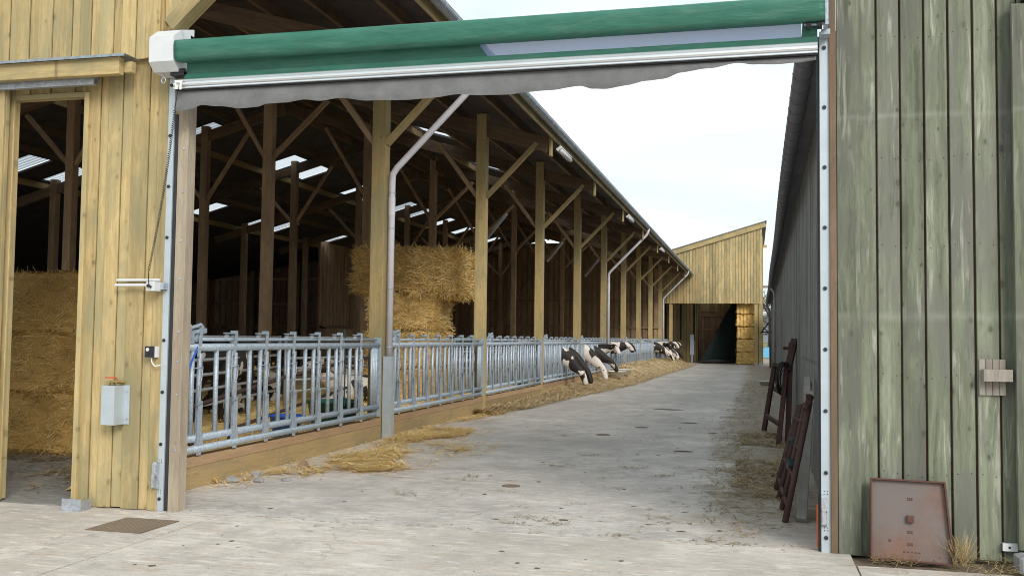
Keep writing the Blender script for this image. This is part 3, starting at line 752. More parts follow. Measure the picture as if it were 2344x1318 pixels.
    co.tube([A,(-5.02,7.64,3.72),(-5.01,7.655,3.83)], 0.004, 6).tube([B,(-5.30,7.71,2.09),(-5.295,7.715,2.035)], 0.004, 6)
    co.build('spiral_cord', M['cord'], t)
    MB().box(-5.05,-4.98,7.650,7.660,3.79,3.87).tube([(-5.03,7.645,3.85),(-4.98,7.635,3.84),(-4.985,7.635,3.78)], 0.010, 6).build('cord_clamp', M['tub'], t)
    # switch on the left rail with its two white conduits
    s = MB().box(-5.325,-5.24,7.72,7.82,1.985,2.068).build('switch_box', M['white'], t)
    MB().tube([(-5.715,7.84,2.088),(-5.27,7.84,2.088)], 0.013, 8).tube([(-5.705,7.80,2.040),(-5.325,7.80,2.040)], 0.013, 8).build('conduit', M['white'], t)
    MB().tube([(-5.298,7.72,2.03),(-5.298,7.70,2.03)], 0.014, 8).tube([(-5.295,7.70,2.03),(-5.262,7.70,2.018)], 0.010, 8).build('plug', M['black'], s)
    MB().box(-5.24,-5.205,7.80,7.865,2.0,2.06).build('switch_bracket', M['galv'], s)
    b = thing('push_button_box', (-5.32,7.80,1.38), 'small black push-button box with white button beside the left guide rail', 'switch')
    MB().box(-5.375,-5.29,7.80,7.86,1.385,1.485).build('housing', M['black'], b)
    MB().box(-5.288,-5.268,7.82,7.868,1.385,1.485).build('back_plate', M['white'], b)
    MB().tube([(-5.345,7.80,1.455),(-5.345,7.793,1.455)], 0.016, 14).build('button', M['white'], b)
    MB().tube([(-5.345,7.80,1.418),(-5.345,7.79,1.418)], 0.013, 12).build('lower_button', M['rubber'], b)
    MB().tube([(-5.325,7.83,1.385),(-5.32,7.83,1.34),(-5.28,7.82,1.305),(-5.225,7.82,1.315)], 0.006, 6).build('cable', M['tub'], b)
    # tap under a folded metal shield
    p = thing('water_tap', (-5.68,7.84,0.75), 'brass water tap with red lever behind a folded galvanised shield', 'tap')
    MB().prism([(-5.755,7.722),(-5.612,7.712),(-5.604,7.852),(-5.555,7.852),(-5.555,7.858),(-5.610,7.858),(-5.618,7.719),(-5.749,7.728),(-5.749,7.86),(-5.755,7.86)], 'z', 0.770, 1.125).build('shield', M['galv_smooth'], p)
    MB().tube([(-5.62,7.86,1.155),(-5.66,7.80,1.155),(-5.71,7.78,1.155),(-5.72,7.78,1.10)], [0.014,0.014,0.011,0.010], 8).tube([(-5.66,7.80,1.14),(-5.66,7.80,1.185)], 0.012, 8).tube([(-5.70,7.82,1.155),(-5.59,7.82,1.15)], 0.009, 6).build('tap_body', M['brass'], p)
    MB().box(-5.77,-5.66,7.785,7.805,1.188,1.198).build('lever', M['red'], p)
    MB().tube([(-5.578,7.852,0.82),(-5.578,7.846,0.82)], 0.012, 8).tube([(-5.578,7.852,1.07),(-5.578,7.846,1.07)], 0.010, 8).build('screw', M['galv'], p)
build_roller()

# ================================================================== right-hand barn
def build_right():
    t = thing('timber_barn', (4,36,0), 'green-grey weathered board barn along the right side of the alley', 'barn')
    y = 7.92
    f = MB().box(0.70,9,y+0.03,y+0.08,0.02,7.5).build('front_wall', M['dark_wall'], t)
    timber('door_jamb', (0.588,y+0.0,0), (0.588,y+0.0,5.2), 0.052, 0.14, M['wood_jamb_brown'], t)
    # boards: proud corner board, recessed board, five flat boards with dark joints, recessed board
    bw = [(0.618,0.784,-0.055),(0.784,0.906,-0.012),(0.918,1.074,-0.030),(1.089,1.245,-0.030),(1.261,1.416,-0.030),(1.433,1.588,-0.030),(1.606,1.756,-0.030),(1.773,1.90,-0.022)]
    for x0,x1,d in bw:
        timber('plank', ((x0+x1)/2,y+d,0.015 if x0 > 0.7 else -0.004), ((x0+x1)/2,y+d,6.6), x1-x0, 0.024, M['wood_green'], f)
    for i in range(40):
        x = 1.91+0.172*i; timber('plank', (x+0.08,y-0.03,0.015), (x+0.08,y-0.03,6.6), 0.162, 0.024, M['wood_green'], f)
    nl = MB()
    for z in (0.62,1.35,2.33,3.0,3.95,4.9):
        for x0,x1,d in bw[2:]:
            for xx in (x0+0.03,x1-0.03): nl.tube([(xx,y+d-0.0125,z+0.02*math.sin(xx*9)),(xx,y+d-0.0145,z+0.02*math.sin(xx*9))], 0.0042, 6)
    nl.build('nail', M['bolt'], f)
    # side wall running down the alley, slightly askew
    dx = 0.0066
    s = MB().prism([(0.66,8.06),(0.66+dx*57,65),(1.0+dx*57,65),(1.0,8.06)], 'z', 0.0, 4.1).build('side_wall', M['wood_grey'], t)
    b = MB(); yy = 8.1; r = random.Random(8)
    while yy < 64.8:
        xx = 0.66+dx*(yy-8.06); w = r.uniform(0.10,0.16); d = r.uniform(0.018,0.032)
        b.box(xx-d,xx-0.001,yy,yy+w,r.uniform(0.02,0.12),4.05); yy += w+r.uniform(0.07,0.13)
    tag(b.build('board', M['wood_grey'], s), kind='stuff')
    timber('corner_post', (0.60,8.035,0), (0.60,8.035,4.0), 0.09, 0.08, M['wood_grey'], t)
    # roof and gutter
    MB().add([(0.42,8.0,3.95),(9,8.0,6.4),(9,65.3,6.4),(0.42+dx*57,65.3,3.95),(0.42,8.0,4.0),(9,8.0,6.45),(9,65.3,6.45),(0.42+dx*57,65.3,4.0)],
             [(3,2,1,0),(4,5,6,7),(0,1,5,4),(1,2,6,5),(2,3,7,6),(3,0,4,7)]).build('roof', M['roof_top'], t)
    R = 0.082; n = 12
    prof = [(math.cos(math.pi+math.pi*i/n)*R, math.sin(math.pi+math.pi*i/n)*R) for i in range(n+1)]
    ring = prof+[(u*0.9,v*0.9) for u,v in reversed(prof)]; k = len(ring)
    g = MB(); vs = []; fs = []
    ysamp = [8.02+i*(65.2-8.02)/30 for i in range(31)]
    for yy in ysamp:
        sag = 0.016*math.sin(yy*0.33)
        for u,v in ring: vs.append((0.40+dx*(yy-8.06)+u+sag*0.6, yy, 3.93+v+sag-0.0008*(yy-8)))
    for i in range(len(ysamp)-1):
        for j in range(k): fs.append((i*k+j,(i+1)*k+j,(i+1)*k+(j+1)%k,i*k+(j+1)%k))
    fs += [tuple(range(k)), tuple((len(ysamp)-1)*k+j for j in range(k))]
    go = g.add(vs,fs).build('gutter', M['zinc_dark'], t)
    b = MB(); yy = 8.3
    while yy < 64:
        sag = 0.016*math.sin(yy*0.33); cx, cz = 0.40+dx*(yy-8.06)+sag*0.6, 3.93+sag-0.0008*(yy-8)
        b.prism([(cx+u*1.05,cz+v*1.05) for u,v in prof]+[(cx+u*0.99,cz+v*0.99) for u,v in reversed(prof)], 'y', yy, yy+0.03); yy += 0.42
    tag(b.build('gutter_bracket', M['zinc_dark'], go), kind='stuff')
    MB().tube([(0.64,41,3.75),(0.76,41,3.6),(0.78,41,3.3),(0.78,41,0.02)], 0.05, 10).build('downpipe', M['galv_dull'], t, smooth=True)
    MB().tube([(0.55,60,3.75),(0.86,60,3.5),(0.90,60,0.02)], 0.05, 10).build('downpipe', M['zinc_dark'], t, smooth=True)
    br = MB().beam((0.35,60.5,2.05),(1.0,60.5,2.95),0.08,0.10,(0,1,0)).beam((0.45,60.5,2.13),(1.0,60.5,2.13),0.08,0.12,(0,1,0)).build('wall_bracket', M['rust'], t)
    MB().tube([(0.575,8.7,1.90),(0.52,8.7,1.90)], 0.014, 8).build('insulator', M['tub'], t)
    # sliding door standing proud at the right edge
    d = thing('sliding_door', (2.4,7.85,0), 'pale green weathered sliding door at the right edge of the facade', 'door')
    MB().box(1.852,3.2,7.80,7.84,0.14,4.12).build('door_panel', M['wood_green'], d)
    for i in range(8): timber('plank', (1.925+0.168*i,7.787,0.12), (1.925+0.168*i,7.787,4.10), 0.160, 0.024, M['wood_green'], d)
    MB().tube([(1.98,7.82,4.12),(1.98,7.82,4.25)], 0.04, 10).box(1.93,3.2,7.77,7.86,4.14,4.22).build('roller_carriage', M['black'], d)
    # little things on and against the facade
    o = thing('wall_shelf', (1.70,7.87,1.22), 'small bleached wooden box shelf nailed to the green boards', 'shelf')
    for i in range(4): timber('slat', (1.635+0.046*i,7.868,1.22), (1.635+0.046*i,7.868,1.485), 0.044, 0.018, M['wood_shelf'], o)
    MB().box(1.628,1.822,7.775,7.857,1.325,1.412).build('box', M['wood_shelf'], o)
    o = MB().box(1.755,1.855,7.842,7.874,0.095,0.150).build('wall_plate', M['white']); tag(o, 'small white rectangular plate screwed low on the right facade', 'plate')
    MB().tube([(1.80,7.842,0.122),(1.80,7.839,0.122)], 0.009, 8).build('screw', M['bolt'], o)
    m = MB(); c = 0.02
    m.prism([(1.80+c,7.55),(2.15,7.55),(2.15,7.74),(1.80,7.74),(1.80,7.55+c)], 'z', -0.004, 0.10)
    m.add([(1.80+c,7.55,0.10),(2.15,7.55,0.10),(2.15,7.74,0.10),(1.80,7.74,0.10),(1.80,7.55+c,0.10),(1.84,7.58,0.118),(2.15,7.58,0.118),(2.15,7.71,0.118),(1.84,7.71,0.118)],
          [(0,1,6,5),(4,0,5),(3,4,5,8),(2,3,8,7),(1,2,7,6),(5,6,7,8)])
    tag(m.build('concrete_block', M['block']), 'pale grey concrete block at the foot of the right sliding door', 'block')
    # rusty tray-like plate leaning on the boards
    o = thing('steel_plate', (1.1,7.72,0), 'square rusty steel plate with raised rim leaning on the green boards', 'steel plate')
    L = Matrix.Translation((1.107,7.705,0.008)) @ Matrix.Rotation(rad(1.6),4,'Y') @ Matrix.Rotation(rad(-12),4,'X')
    def lp(name, m, mat): return m.build(name, mat, o, L)
    pv = [(-0.275,0.0),(0.285,0.0),(0.235,0.58),(-0.275,0.575)]
    m = MB().add([(x,0,z) for x,z in pv]+[(x,0.006,z) for x,z in pv],[(0,1,2,3),(7,6,5,4),(0,4,5,1),(1,5,6,2),(2,6,7,3),(3,7,4,0)])
    lp('sheet', m, M['rust_plate'])
    m = MB()
    for a,b in zip(pv, pv[1:]+pv[:1]): m.beam((a[0],-0.014,a[1]),(b[0],-0.014,b[1]),0.012,0.040,(0,1,0))
    lp('rim', m, M['rust_plate_edge'])
    lp('lug', MB().box(-0.025,0.02,-0.03,-0.001,0.275,0.325), M['rust_plate_edge'])
    m = MB(); r = random.Random(4)
    for zc in (0.445,0.205,0.118):
        for i in range(3):
            x = -0.02+0.014*i; m.box(x,x+0.003,-0.004,0.001,zc-0.010,zc+0.010).box(x+0.004,x+0.009,-0.004,0.001,zc+0.005,zc+0.009).box(x+0.004,x+0.009,-0.004,0.001,zc-0.008,zc-0.004)
    for i in range(5): m.box(-0.05+0.026*i,-0.038+0.026*i,-0.004,0.001,0.060,0.068)
    m.box(-0.15,-0.135,-0.006,0.001,0.13,0.145)
    lp('stamped_mark', m, M['rust_plate_edge'])
build_right()

# ================================================================== shed across the far end
def build_shed():
    t = thing('end_shed', (-2.6,70,0), 'tall yellow boarded lean-to shed closing the far end of the alley', 'shed')
    y = 66.5
    def top(x): return 9.15+0.30*(x-0.36)
    w = MB().prism([(-9.5,4.12),(0.36,4.12),(0.36,top(0.36)),(-9.5,top(-9.5))], 'y', y, y+0.06).build('front_wall', M['wood_purlin'], t)
    r = random.Random(6); x = -5.75; i = 0
    x = -9.0
    while x < 0.34:
        wd = 0.172; p = 0.03 if i % 2 else 0.008
        timber('plank', (x+wd/2,y-p,4.06+r.uniform(-0.015,0.015)), (x+wd/2,y-p,top(x+wd/2)-0.02), wd, 0.024, M['wood_new'], w); x += wd+0.018; i += 1
    timber('barge_board', (-9.5,y-0.12,top(-9.5)+0.06), (0.72,y-0.12,top(0.72)+0.06), 0.05, 0.34, M['wood_new'], t, (0,1,0))
    MB().add([(-9.6,y-0.2,top(-9.6)+0.24),(0.78,y-0.2,top(0.78)+0.24),(0.78,84,top(0.78)+0.24),(-9.6,84,top(-9.6)+0.24),(-9.6,y-0.2,top(-9.6)+0.30),(0.78,y-0.2,top(0.78)+0.30),(0.78,84,top(0.78)+0.30),(-9.6,84,top(-9.6)+0.30)],
             [(3,2,1,0),(4,5,6,7),(0,1,5,4),(1,2,6,5),(2,3,7,6),(3,0,4,7)]).build('roof', M['roof_top'], t)
    for (x, yy, z) in ((0.10,66.62,4.2),(0.36,66.9,7.9),(-5.5,66.65,4.2)):
        timber('post', (x,yy,0.15), (x,yy,z), 0.22, 0.22, M['wood_post'], t)
        MB().box(x-0.10,x+0.10,yy-0.13,yy+0.13,0,0.15).build('post_foot', M['galv_dull'], t)
    timber('post', (0.44,67.3,0), (0.44,67.3,8.6), 0.2, 0.2, M['wood_post'], t)
    timber('beam', (0.3,69.6,5.34), (1.6,69.6,5.34), 0.12, 0.16, M['wood_grey_light'], t, (0,1,0))
    timber('beam', (0.3,69.6,4.38), (1.6,69.6,4.38), 0.12, 0.22, M['wood_grey_light'], t, (0,1,0))
    timber('beam', (0.3,67.5,7.95), (0.8,67.5,7.95), 0.12, 0.18, M['wood_new'], t, (0,1,0))
    # inside
    b = MB().box(-9,0.5,73.5,73.6,0,8).build('back_wall', M['dark_wall'], t)
    for i in range(24):
        x = -3.9+0.19*i; timber('plank', (x,73.46,0.05), (x,73.46,3.35), 0.17, 0.03, M['wood_mid'], b)
    for i in range(24):
        x = -3.9+0.19*i; timber('plank', (x,73.46,3.5), (x,73.46,6), 0.18, 0.03, M['wood_new'], b)
    for z in (0.75,1.55,2.4,3.42,3.75): timber('rail', (-3.95,73.38,z), (0.3,73.38,z), 0.06, 0.10, M['wood_mid'], b, (0,1,0))
    for x in (-3.95,-2.3): timber('post', (x,73.3,0 if x < -3 else 3.4), (x,73.3,6), 0.16, 0.16, M['wood_old'], b)
    l = MB().box(-9,-4.05,71.8,71.9,0,8).build('inner_wall', M['wood_new'], t)
    for i in range(11):
        x = -4.2-0.24*i; timber('plank', (x,71.75,1.3 if i in (1,4,8) else 0), (x,71.75,6), 0.19, 0.03, M['wood_new'], l)
    for x in (-4.25,-5.2,-6.3): MB().box(x-0.06,x+0.06,71.70,71.73,1.6,4.2).build('slot_dark_strip', M['black'], l)  # solid black strips stand in for the dark of open slits
    MB().box(-4.05,-3.99,71.7,73.5,0,7).build('inner_side_wall', M['wood_new'], t)
    MB().box(0.5,0.56,67.5,73.5,0,8.5).build('side_wall', M['dark_wall'], t)
    MB().box(-9.1,-9,66.6,73.5,0,7).build('side_wall', M['dark_wall'], t)
    # steel upright ending the feed fence
    o = MB().box(-4.42,-4.16,70.0,70.05,0.55,2.0).box(-4.34,-4.24,70.05,70.12,0.0,1.95).build('guard_post', M['galv']); tag(o, 'narrow upright galvanised panel standing past the last cows', 'panel')
    # dark green net leaning from the top of the bale stack to the ground
    m = MB(); n = 14; vs = []; fs = []
    for i in range(n+1):
        f = i/n
        for j in range(7):
            g = j/6
            topx = -1.16-0.12*g; botx = -1.30-2.3*g
            x = topx+(botx-topx)*f**0.8+0.07*math.sin(j*2.1+f*3); z = 4.35-(4.22)*f
            yy = 69.4-0.9*g*f+0.2*math.sin(j*1.9+1)*f
            vs.append((x,yy,z))
    for i in range(n):
        for j in range(6): a = i*7+j; fs.append((a,a+1,a+8,a+7))
    nt = thing('netting_curtain', (-2.2,69,0), 'dark green windbreak netting drawn aside beside the far bale stack', 'netting')
    m.add(vs,fs).build('net', M['tarp'], nt, smooth=True)
    MB().tube([(-3.75,68.4,0.14),(-2.5,68.5,0.20),(-1.25,69.2,0.16)], 0.09, 8).build('weight_roll', M['rubber'], nt, smooth=True)
build_shed()

# ================================================================== straw
def blade(vs, fs, p, d, up, L, w):
    s = d.cross(up)
    if s.length < 1e-3: s = d.orthogonal()
    s = s.normalized()*w/2
    b = len(vs); e = p+d*L
    vs += [tuple(p-s), tuple(p+s), tuple(e+s*0.6), tuple(e-s*0.6)]; fs.append((b,b+1,b+2,b+3))
def rvec(r):
    return Vector((r.gauss(0,1), r.gauss(0,1), r.gauss(0,1))).normalized()
def bale_mesh(name, lx, ly, lz, nb, seed, mat, flakes=0, blen=(0.06,0.17), bw=(0.004,0.009), out=0.35):
    r = random.Random(seed); bm = bmesh.new(); bmesh.ops.create_cube(bm, size=1.0)
    bmesh.ops.subdivide_edges(bm, edges=bm.edges[:], cuts=9, use_grid_fill=True)
    vs, fs = [], []
    for v in bm.verts:
        q = v.co.copy(); rd = 0.985 if max(abs(q.x),abs(q.y),abs(q.z)) > 0.49 and sorted([abs(q.x),abs(q.y),abs(q.z)])[1] > 0.45 else 1.0
        p = Vector((q.x*lx*rd, q.y*ly*rd, q.z*lz*rd))
        n = mnoise.noise(p*2.2+Vector((seed,0,0)))*0.035+mnoise.noise(p*7+Vector((0,seed,0)))*0.02
        if flakes: n -= 0.03*(abs(math.sin(q.x*flakes*math.pi))<0.22)
        n -= 0.018*(abs(math.sin((q.z+0.5)*3*math.pi))<0.3)
        v.co = p*(1+n/ (0.5*min(lx,ly,lz)))*0.97
    bm.normal_update(); vs = [tuple(v.co) for v in bm.verts]; fs = [tuple(v.index for v in f.verts) for f in bm.faces]
    faces = [(f.calc_area(), [v.co.copy() for v in f.verts], f.normal.copy()) for f in bm.faces]; bm.free()
    tot = sum(a for a,_,_ in faces)
    for a,c,n in faces:
        k = a/tot*nb; k = int(k)+(r.random() < k-int(k))
        for _ in range(k):
            u, v = r.random(), r.random()
            p = (c[0]*(1-u)+c[1]*u)*(1-v)+(c[3]*(1-u)+c[2]*u)*v
            t = rvec(r); t = (t-n*t.dot(n))
            if abs(n.z) < 0.6: t.z *= 0.6
            d = (t.normalized()+n*r.uniform(0.03,out)).normalized()
            blade(vs, fs, p-n*0.004, d, n, r.uniform(*blen), r.uniform(*bw))
    m = MB(); m.v = vs; m.f = fs
    me = D.meshes.new(name); me.from_pydata(vs,[],fs); me.materials.append(mat); return me

def bale(me, x, y, z, rz, label, group, lz=None):
    o = D.objects.new('straw_bale', me); place(o, None, Matrix.Translation((x,y,z)) @ Matrix.Rotation(rz,4,'Z'))
    return tag(o, label, 'straw bale', group)
def build_bales():
    a = bale_mesh('bale_a', 2.3, 1.15, 0.89, 9000, 1, M['straw_dull'], 0, (0.06,0.17), (0.006,0.013), 0.4)
    a2 = bale_mesh('bale_a2', 2.3, 1.15, 0.89, 9000, 2, M['straw_dull'], 0, (0.06,0.17), (0.006,0.013), 0.4)
    nm = ('bottom','middle','top')
    for i in range(3):
        bale([a,a2][i%2], -9.55+0.03*i, 11.58-0.02*i, 0.40+0.785*i, 0.02*(i-1), f'brownish straw bale inside the left doorway, {nm[i]} of its stack of three', 'straw bales behind the left doorway')
    # stack in the open bay: three layers, two bales on top
    b = bale_mesh('bale_b', 1.70, 1.2, 0.88, 7000, 3, M['straw'], 9, (0.08,0.22), (0.010,0.022), 0.5)
    c = bale_mesh('bale_c', 1.50, 1.2, 1.06, 7000, 4, M['straw_dull'], 7, (0.10,0.26), (0.010,0.022), 0.75)
    d = bale_mesh('bale_d', 1.18, 1.2, 1.06, 8000, 5, M['straw'], 0, (0.12,0.30), (0.010,0.024), 0.8)
    for i in range(3):
        bale(b, -8.02+0.03*i, 21.95, 0.44+0.87*i, 0.03*(i-1), f'golden straw bale behind the feed fence, {("lowest","second","third")[i]} layer of the stack', 'straw bales stacked behind the feed fence')
    bale(c, -8.42, 21.9, 3.14, 0.05, 'dull straw bale with loose flakes on top of the stack, left of two', 'straw bales stacked behind the feed fence')
    bale(d, -7.12, 21.9, 3.07, -0.04, 'bright golden shaggy straw bale on top of the stack, right of two', 'straw bales stacked behind the feed fence')
    e = bale_mesh('bale_e', 1.25, 2.4, 0.89, 2500, 6, M['straw'], 5, (0.08,0.2), (0.010,0.02), 0.4)
    e2 = bale_mesh('bale_e2', 1.25, 2.4, 0.89, 2500, 7, M['straw'], 0, (0.08,0.2), (0.010,0.02), 0.4)
    lab = ('bottom','second','middle','fourth','top')
    for i in range(5):
        bale([e2,e2,e,e,e][i], -0.53+0.02*((i*7)%3-1), 68.1, 0.43+0.835*i, 0, f'straw bale in the far shed stack, {lab[i]} of five', 'straw bales in the far shed')
build_bales()

def in_poly(x, y, poly):
    c = False; j = len(poly)-1
    for i in range(len(poly)):
        (xi,yi),(xj,yj) = poly[i],poly[j]
        if (yi > y) != (yj > y) and x < (xj-xi)*(y-yi)/(yj-yi)+xi: c = not c
        j = i
    return c
def litter(vs, fs, poly, dens, r, hmax=0.05, L=(0.05,0.16), w=(0.007,0.014), soft=0.25):
    xs = [p[0] for p in poly]; ys = [p[1] for p in poly]
    A = (max(xs)-min(xs)+2*soft)*(max(ys)-min(ys)+2*soft)
    for _ in range(int(A*dens)):
        x = r.uniform(min(xs)-soft, max(xs)+soft); y = r.uniform(min(ys)-soft, max(ys)+soft)
        inside = in_poly(x+0.15*mnoise.noise(Vector((x*3,y*3,0))), y+0.2*mnoise.noise(Vector((x*3,y*3,7))), poly)
        cl = mnoise.noise(Vector((x*2.2,y*1.5,3)))
        if not inside and r.random() > 0.06: continue
        if inside and cl < -0.25 and r.random() < 0.7: continue
        a = r.uniform(0, 2*math.pi); d = Vector((math.cos(a), math.sin(a), r.uniform(-0.12,0.25))).normalized()
        z = 0.004+r.random()**2*hmax*(1 if inside else 0.2)
        blade(vs, fs, Vector((x,y,z)), d, Vector((0,0,1)), r.uniform(*L), r.uniform(*w))
def stuff(name, vs, fs, mat):
    me = D.meshes.new(name); me.from_pydata(vs,[],fs); me.materials.append(mat)
    return tag(place(D.objects.new(name, me)), kind='stuff')
def build_litter():
    r = random.Random(12)
    vs, fs = [], []
    P = [[(-5.62,14.5),(-5.55,16.4),(-4.75,16.3),(-4.55,15.2),(-5.1,14.0)], [(-4.75,13.85),(-4.37,14.1),(-3.84,13.43),(-3.99,13.0)],
         [(-5.45,11.9),(-5.3,12.95),(-4.65,12.9),(-4.5,12.0),(-4.05,11.1),(-4.65,10.75)], [(-5.62,10.2),(-5.35,11.0),(-4.85,11.2),(-4.85,10.7),(-4.95,10.25)],
         [(-5.64,9.35),(-5.6,9.95),(-5.4,9.8),(-5.48,9.5)], [(-5.3,12.8),(-5.55,14.4),(-5.1,14.4),(-4.8,12.9)]]
    for p, dn in zip(P, (2600,1900,2500,1400,1400,1200)): litter(vs, fs, p, dn, r)
    litter(vs, fs, [(-5.64,8.6),(-5.64,20),(-5.45,20),(-5.45,8.6)], 150, r, 0.03, soft=0.05)
    litter(vs, fs, [(-5.6,17.2),(-5.6,20.3),(-5.1,20.3),(-5.3,18.0)], 1300, r)
    stuff('loose_straw', vs, fs, M['straw'])
    vs, fs = [], []
    litter(vs, fs, [(-0.45,9.0),(-0.7,16.5),(-0.55,25),(-0.3,40),(0.6,40),(0.55,9.2),(0.2,8.5),(-0.1,8.1)], 260, r, 0.02, (0.03,0.13), (0.006,0.013))
    litter(vs, fs, [(-0.25,10.5),(-0.2,13.5),(0.4,13.8),(0.3,10.3)], 700, r, 0.03)
    litter(vs, fs, [(-0.3,15.5),(-0.25,17.5),(0.4,17.8),(0.4,15.2)], 900, r, 0.03)
    litter(vs, fs, [(0.78,7.55),(0.8,7.8),(2.1,7.8),(2.1,7.45),(1.5,7.4)], 900, r, 0.05, (0.05,0.2), (0.003,0.006), 0.08)
    for _ in range(120):                                              # tuft beside the plate
        p = Vector((1.44+r.gauss(0,0.03), 7.68+r.gauss(0,0.03), 0.0)); d = Vector((r.gauss(0,0.25), r.gauss(0,0.2), 1)).normalized()
        blade(vs, fs, p+d*r.uniform(0,0.14), Vector((d.x+r.gauss(0,0.3),d.y,abs(d.z))).normalized(), Vector((0,1,0)), r.uniform(0.05,0.16), r.uniform(0.002,0.004))
    litter(vs, fs, [(-3.2,8.6),(-1.2,9.2),(-0.5,8.2),(-2,7.9)], 40, r, 0.01, (0.02,0.07), (0.004,0.008))
    litter(vs, fs, [(-5.0,7.86),(0.4,7.99),(0.4,8.04),(-5.0,7.91)], 300, r, 0.008, (0.02,0.06), soft=0.02)
    litter(vs, fs, [(-6.8,8.6),(-6.8,10.9),(-9.5,10.9),(-9.5,8.6)], 120, r, 0.02)
    litter(vs, fs, [(-6.9,9.2),(-6.9,10.0),(-7.9,10.1),(-7.9,9.4)], 700, r, 0.03)
    litter(vs, fs, [(-8.4,10.3),(-8.4,11.0),(-10.5,11.0),(-10.5,10.5)], 900, r, 0.05)
    for _ in range(46):
        x, y, q = r.uniform(-3.6,0.2), 8.0+9*r.random()**1.4, r.uniform(0.05,0.14)
        litter(vs, fs, [(x-q*1.6,y-q*0.5),(x+q*1.2,y-q*0.7),(x+q*1.7,y+q*0.4),(x-q,y+q*0.6)], 700, r, 0.012, (0.03,0.08), (0.005,0.010), 0.04)
    stuff('trodden_straw', vs, fs, M['litter'])
    # ridge of feed along the fence
    vs, fs = [], []
    def edge(y):
        k = [(19.5,-5.45),(22,-5.05),(26,-4.85),(30,-4.5),(34,-4.2),(42,-4.1),(60,-3.75),(66,-3.9)]
        for (a,xa),(b,xb) in zip(k,k[1:]):
            if a <= y <= b: return xa+(xb-xa)*(y-a)/(b-a)
        return -4.0
    def hgt(y): return 0.05+0.15*min(1,max(0,(y-25)/9))+0.26*min(1,max(0,(y-36)/6))*(1-0.35*min(1,max(0,(y-54)/8)))
    ny, nx = 260, 12
    def surf(y, f):
        e = edge(y)+0.16*mnoise.noise(Vector((0,y*0.9,2)))
        x = -5.64+(e+5.64)*f
        h = hgt(y)*(math.cos(f**1.3*math.pi)*0.5+0.5)*(1+0.35*mnoise.noise(Vector((x*1.5,y*1.1,0))))+0.03*mnoise.noise(Vector((x*5,y*4,3)))*(1-f)
        return Vector((x,y,max(h,0.004)))
    for i in range(ny+1):
        y = 19.6+(65.8-19.6)*i/ny
        for j in range(nx+1): vs.append(tuple(surf(y, j/nx)-Vector((0,0,0.012 if j==nx else 0.0))))
    for i in range(ny):
        for j in range(nx): a = i*(nx+1)+j; fs.append((a,a+1,a+nx+2,a+nx+1))
    for _ in range(42000):
        y = 19.6+46*r.random()**1.5; f = r.random()*1.12
        if f > 1: p = Vector((edge(y)+(f-1)*1.6*r.random(), y, 0.006))
        else: p = surf(y, f)+Vector((0,0,0.004))
        a = r.uniform(0, 2*math.pi); d = Vector((math.cos(a), math.sin(a), r.uniform(-0.1,0.45))).normalized()
        blade(vs, fs, p, d, Vector((0,0,1)), r.uniform(0.08,0.26), r.uniform(0.006,0.017))
    stuff('hay_ridge', vs, fs, M['hay'])
    # bedding inside the pen
    vs, fs = [], []
    gx, gy = 36, 60
    for i in range(gy+1):
        for j in range(gx+1):
            x = -6.3-13*j/gx; y = 8.6+57*i/gy
            z = 0.02+0.16*min(1,(-6.3-x)/1.5)*(1+0.5*mnoise.noise(Vector((x*0.6,y*0.6,0))))+0.05*mnoise.noise(Vector((x*2,y*2,5)))
            if y < 11.9 and x < -6.9-0.25*(y-8.6): z = -0.06
            vs.append((x,y,z))
    for i in range(gy):
        for j in range(gx): a = i*(gx+1)+j; fs.append((a,a+1,a+gx+2,a+gx+1))
    for _ in range(16000):
        x = -6.3-7*r.random(); y = 8.6+15*r.random()
        if y < 12.2 and x < -6.7-0.25*(y-8.6): continue
        z = 0.03+0.16*min(1,(-6.3-x)/1.5)*(1+0.5*mnoise.noise(Vector((x*0.6,y*0.6,0))))
        a = r.uniform(0, 2*math.pi); d = Vector((math.cos(a), math.sin(a), r.uniform(-0.1,0.45))).normalized()
        blade(vs, fs, Vector((x,y,z)), d, Vector((0,0,1)), r.uniform(0.08,0.22), r.uniform(0.010,0.018))
    stuff('bedding_straw', vs, fs, M['straw'])
    # small clods and dung on the concrete
    m = MB()
    for _ in range(260):
        x = r.uniform(-4.4,0.4); y = 6+22*r.random()**1.3; s = 0.004+0.016*r.random()**2.5
        k = 6; vs2 = [(x+s*1.6*math.cos(t*2*math.pi/k)*r.uniform(0.6,1.3), y+s*1.6*math.sin(t*2*math.pi/k)*r.uniform(0.6,1.3), 0.001) for t in range(k)]+[(x,y,s*r.uniform(0.25,0.5))]
        m.add(vs2, [(t,(t+1)%k,k) for t in range(k)])
    for _ in range(26):
        x = r.uniform(-3.9,0.1); y = 8.3+34*r.random()**1.6; s = 0.015+0.06*r.random()**2.5; k = 9
        vs2 = [(x+s*1.5*math.cos(t*2*math.pi/k)*r.uniform(0.5,1.2), y+s*math.sin(t*2*math.pi/k)*r.uniform(0.5,1.2), 0.001) for t in range(k)]+[(x,y,0.004+s*0.06)]
        m.add(vs2, [(t,(t+1)%k,k) for t in range(k)])
    tag(m.build('dirt_clods', M['dung']), kind='stuff')
    # manhole lids
    for i, (x,y,rr) in enumerate(((-2.56,10.33,0.10),(-2.46,16.3,0.12),(-2.0,17.9,0.12))):
        o = MB().tube([(x,y,0.0005),(x,y,0.006)], rr, 20).build('manhole', M['grate'])
        tag(o, ('small round drain lid nearest the entrance','left of the two round drain lids midway down the alley','right of the two round drain lids midway down the alley')[i], 'drain lid', 'round drain lids in the alley')
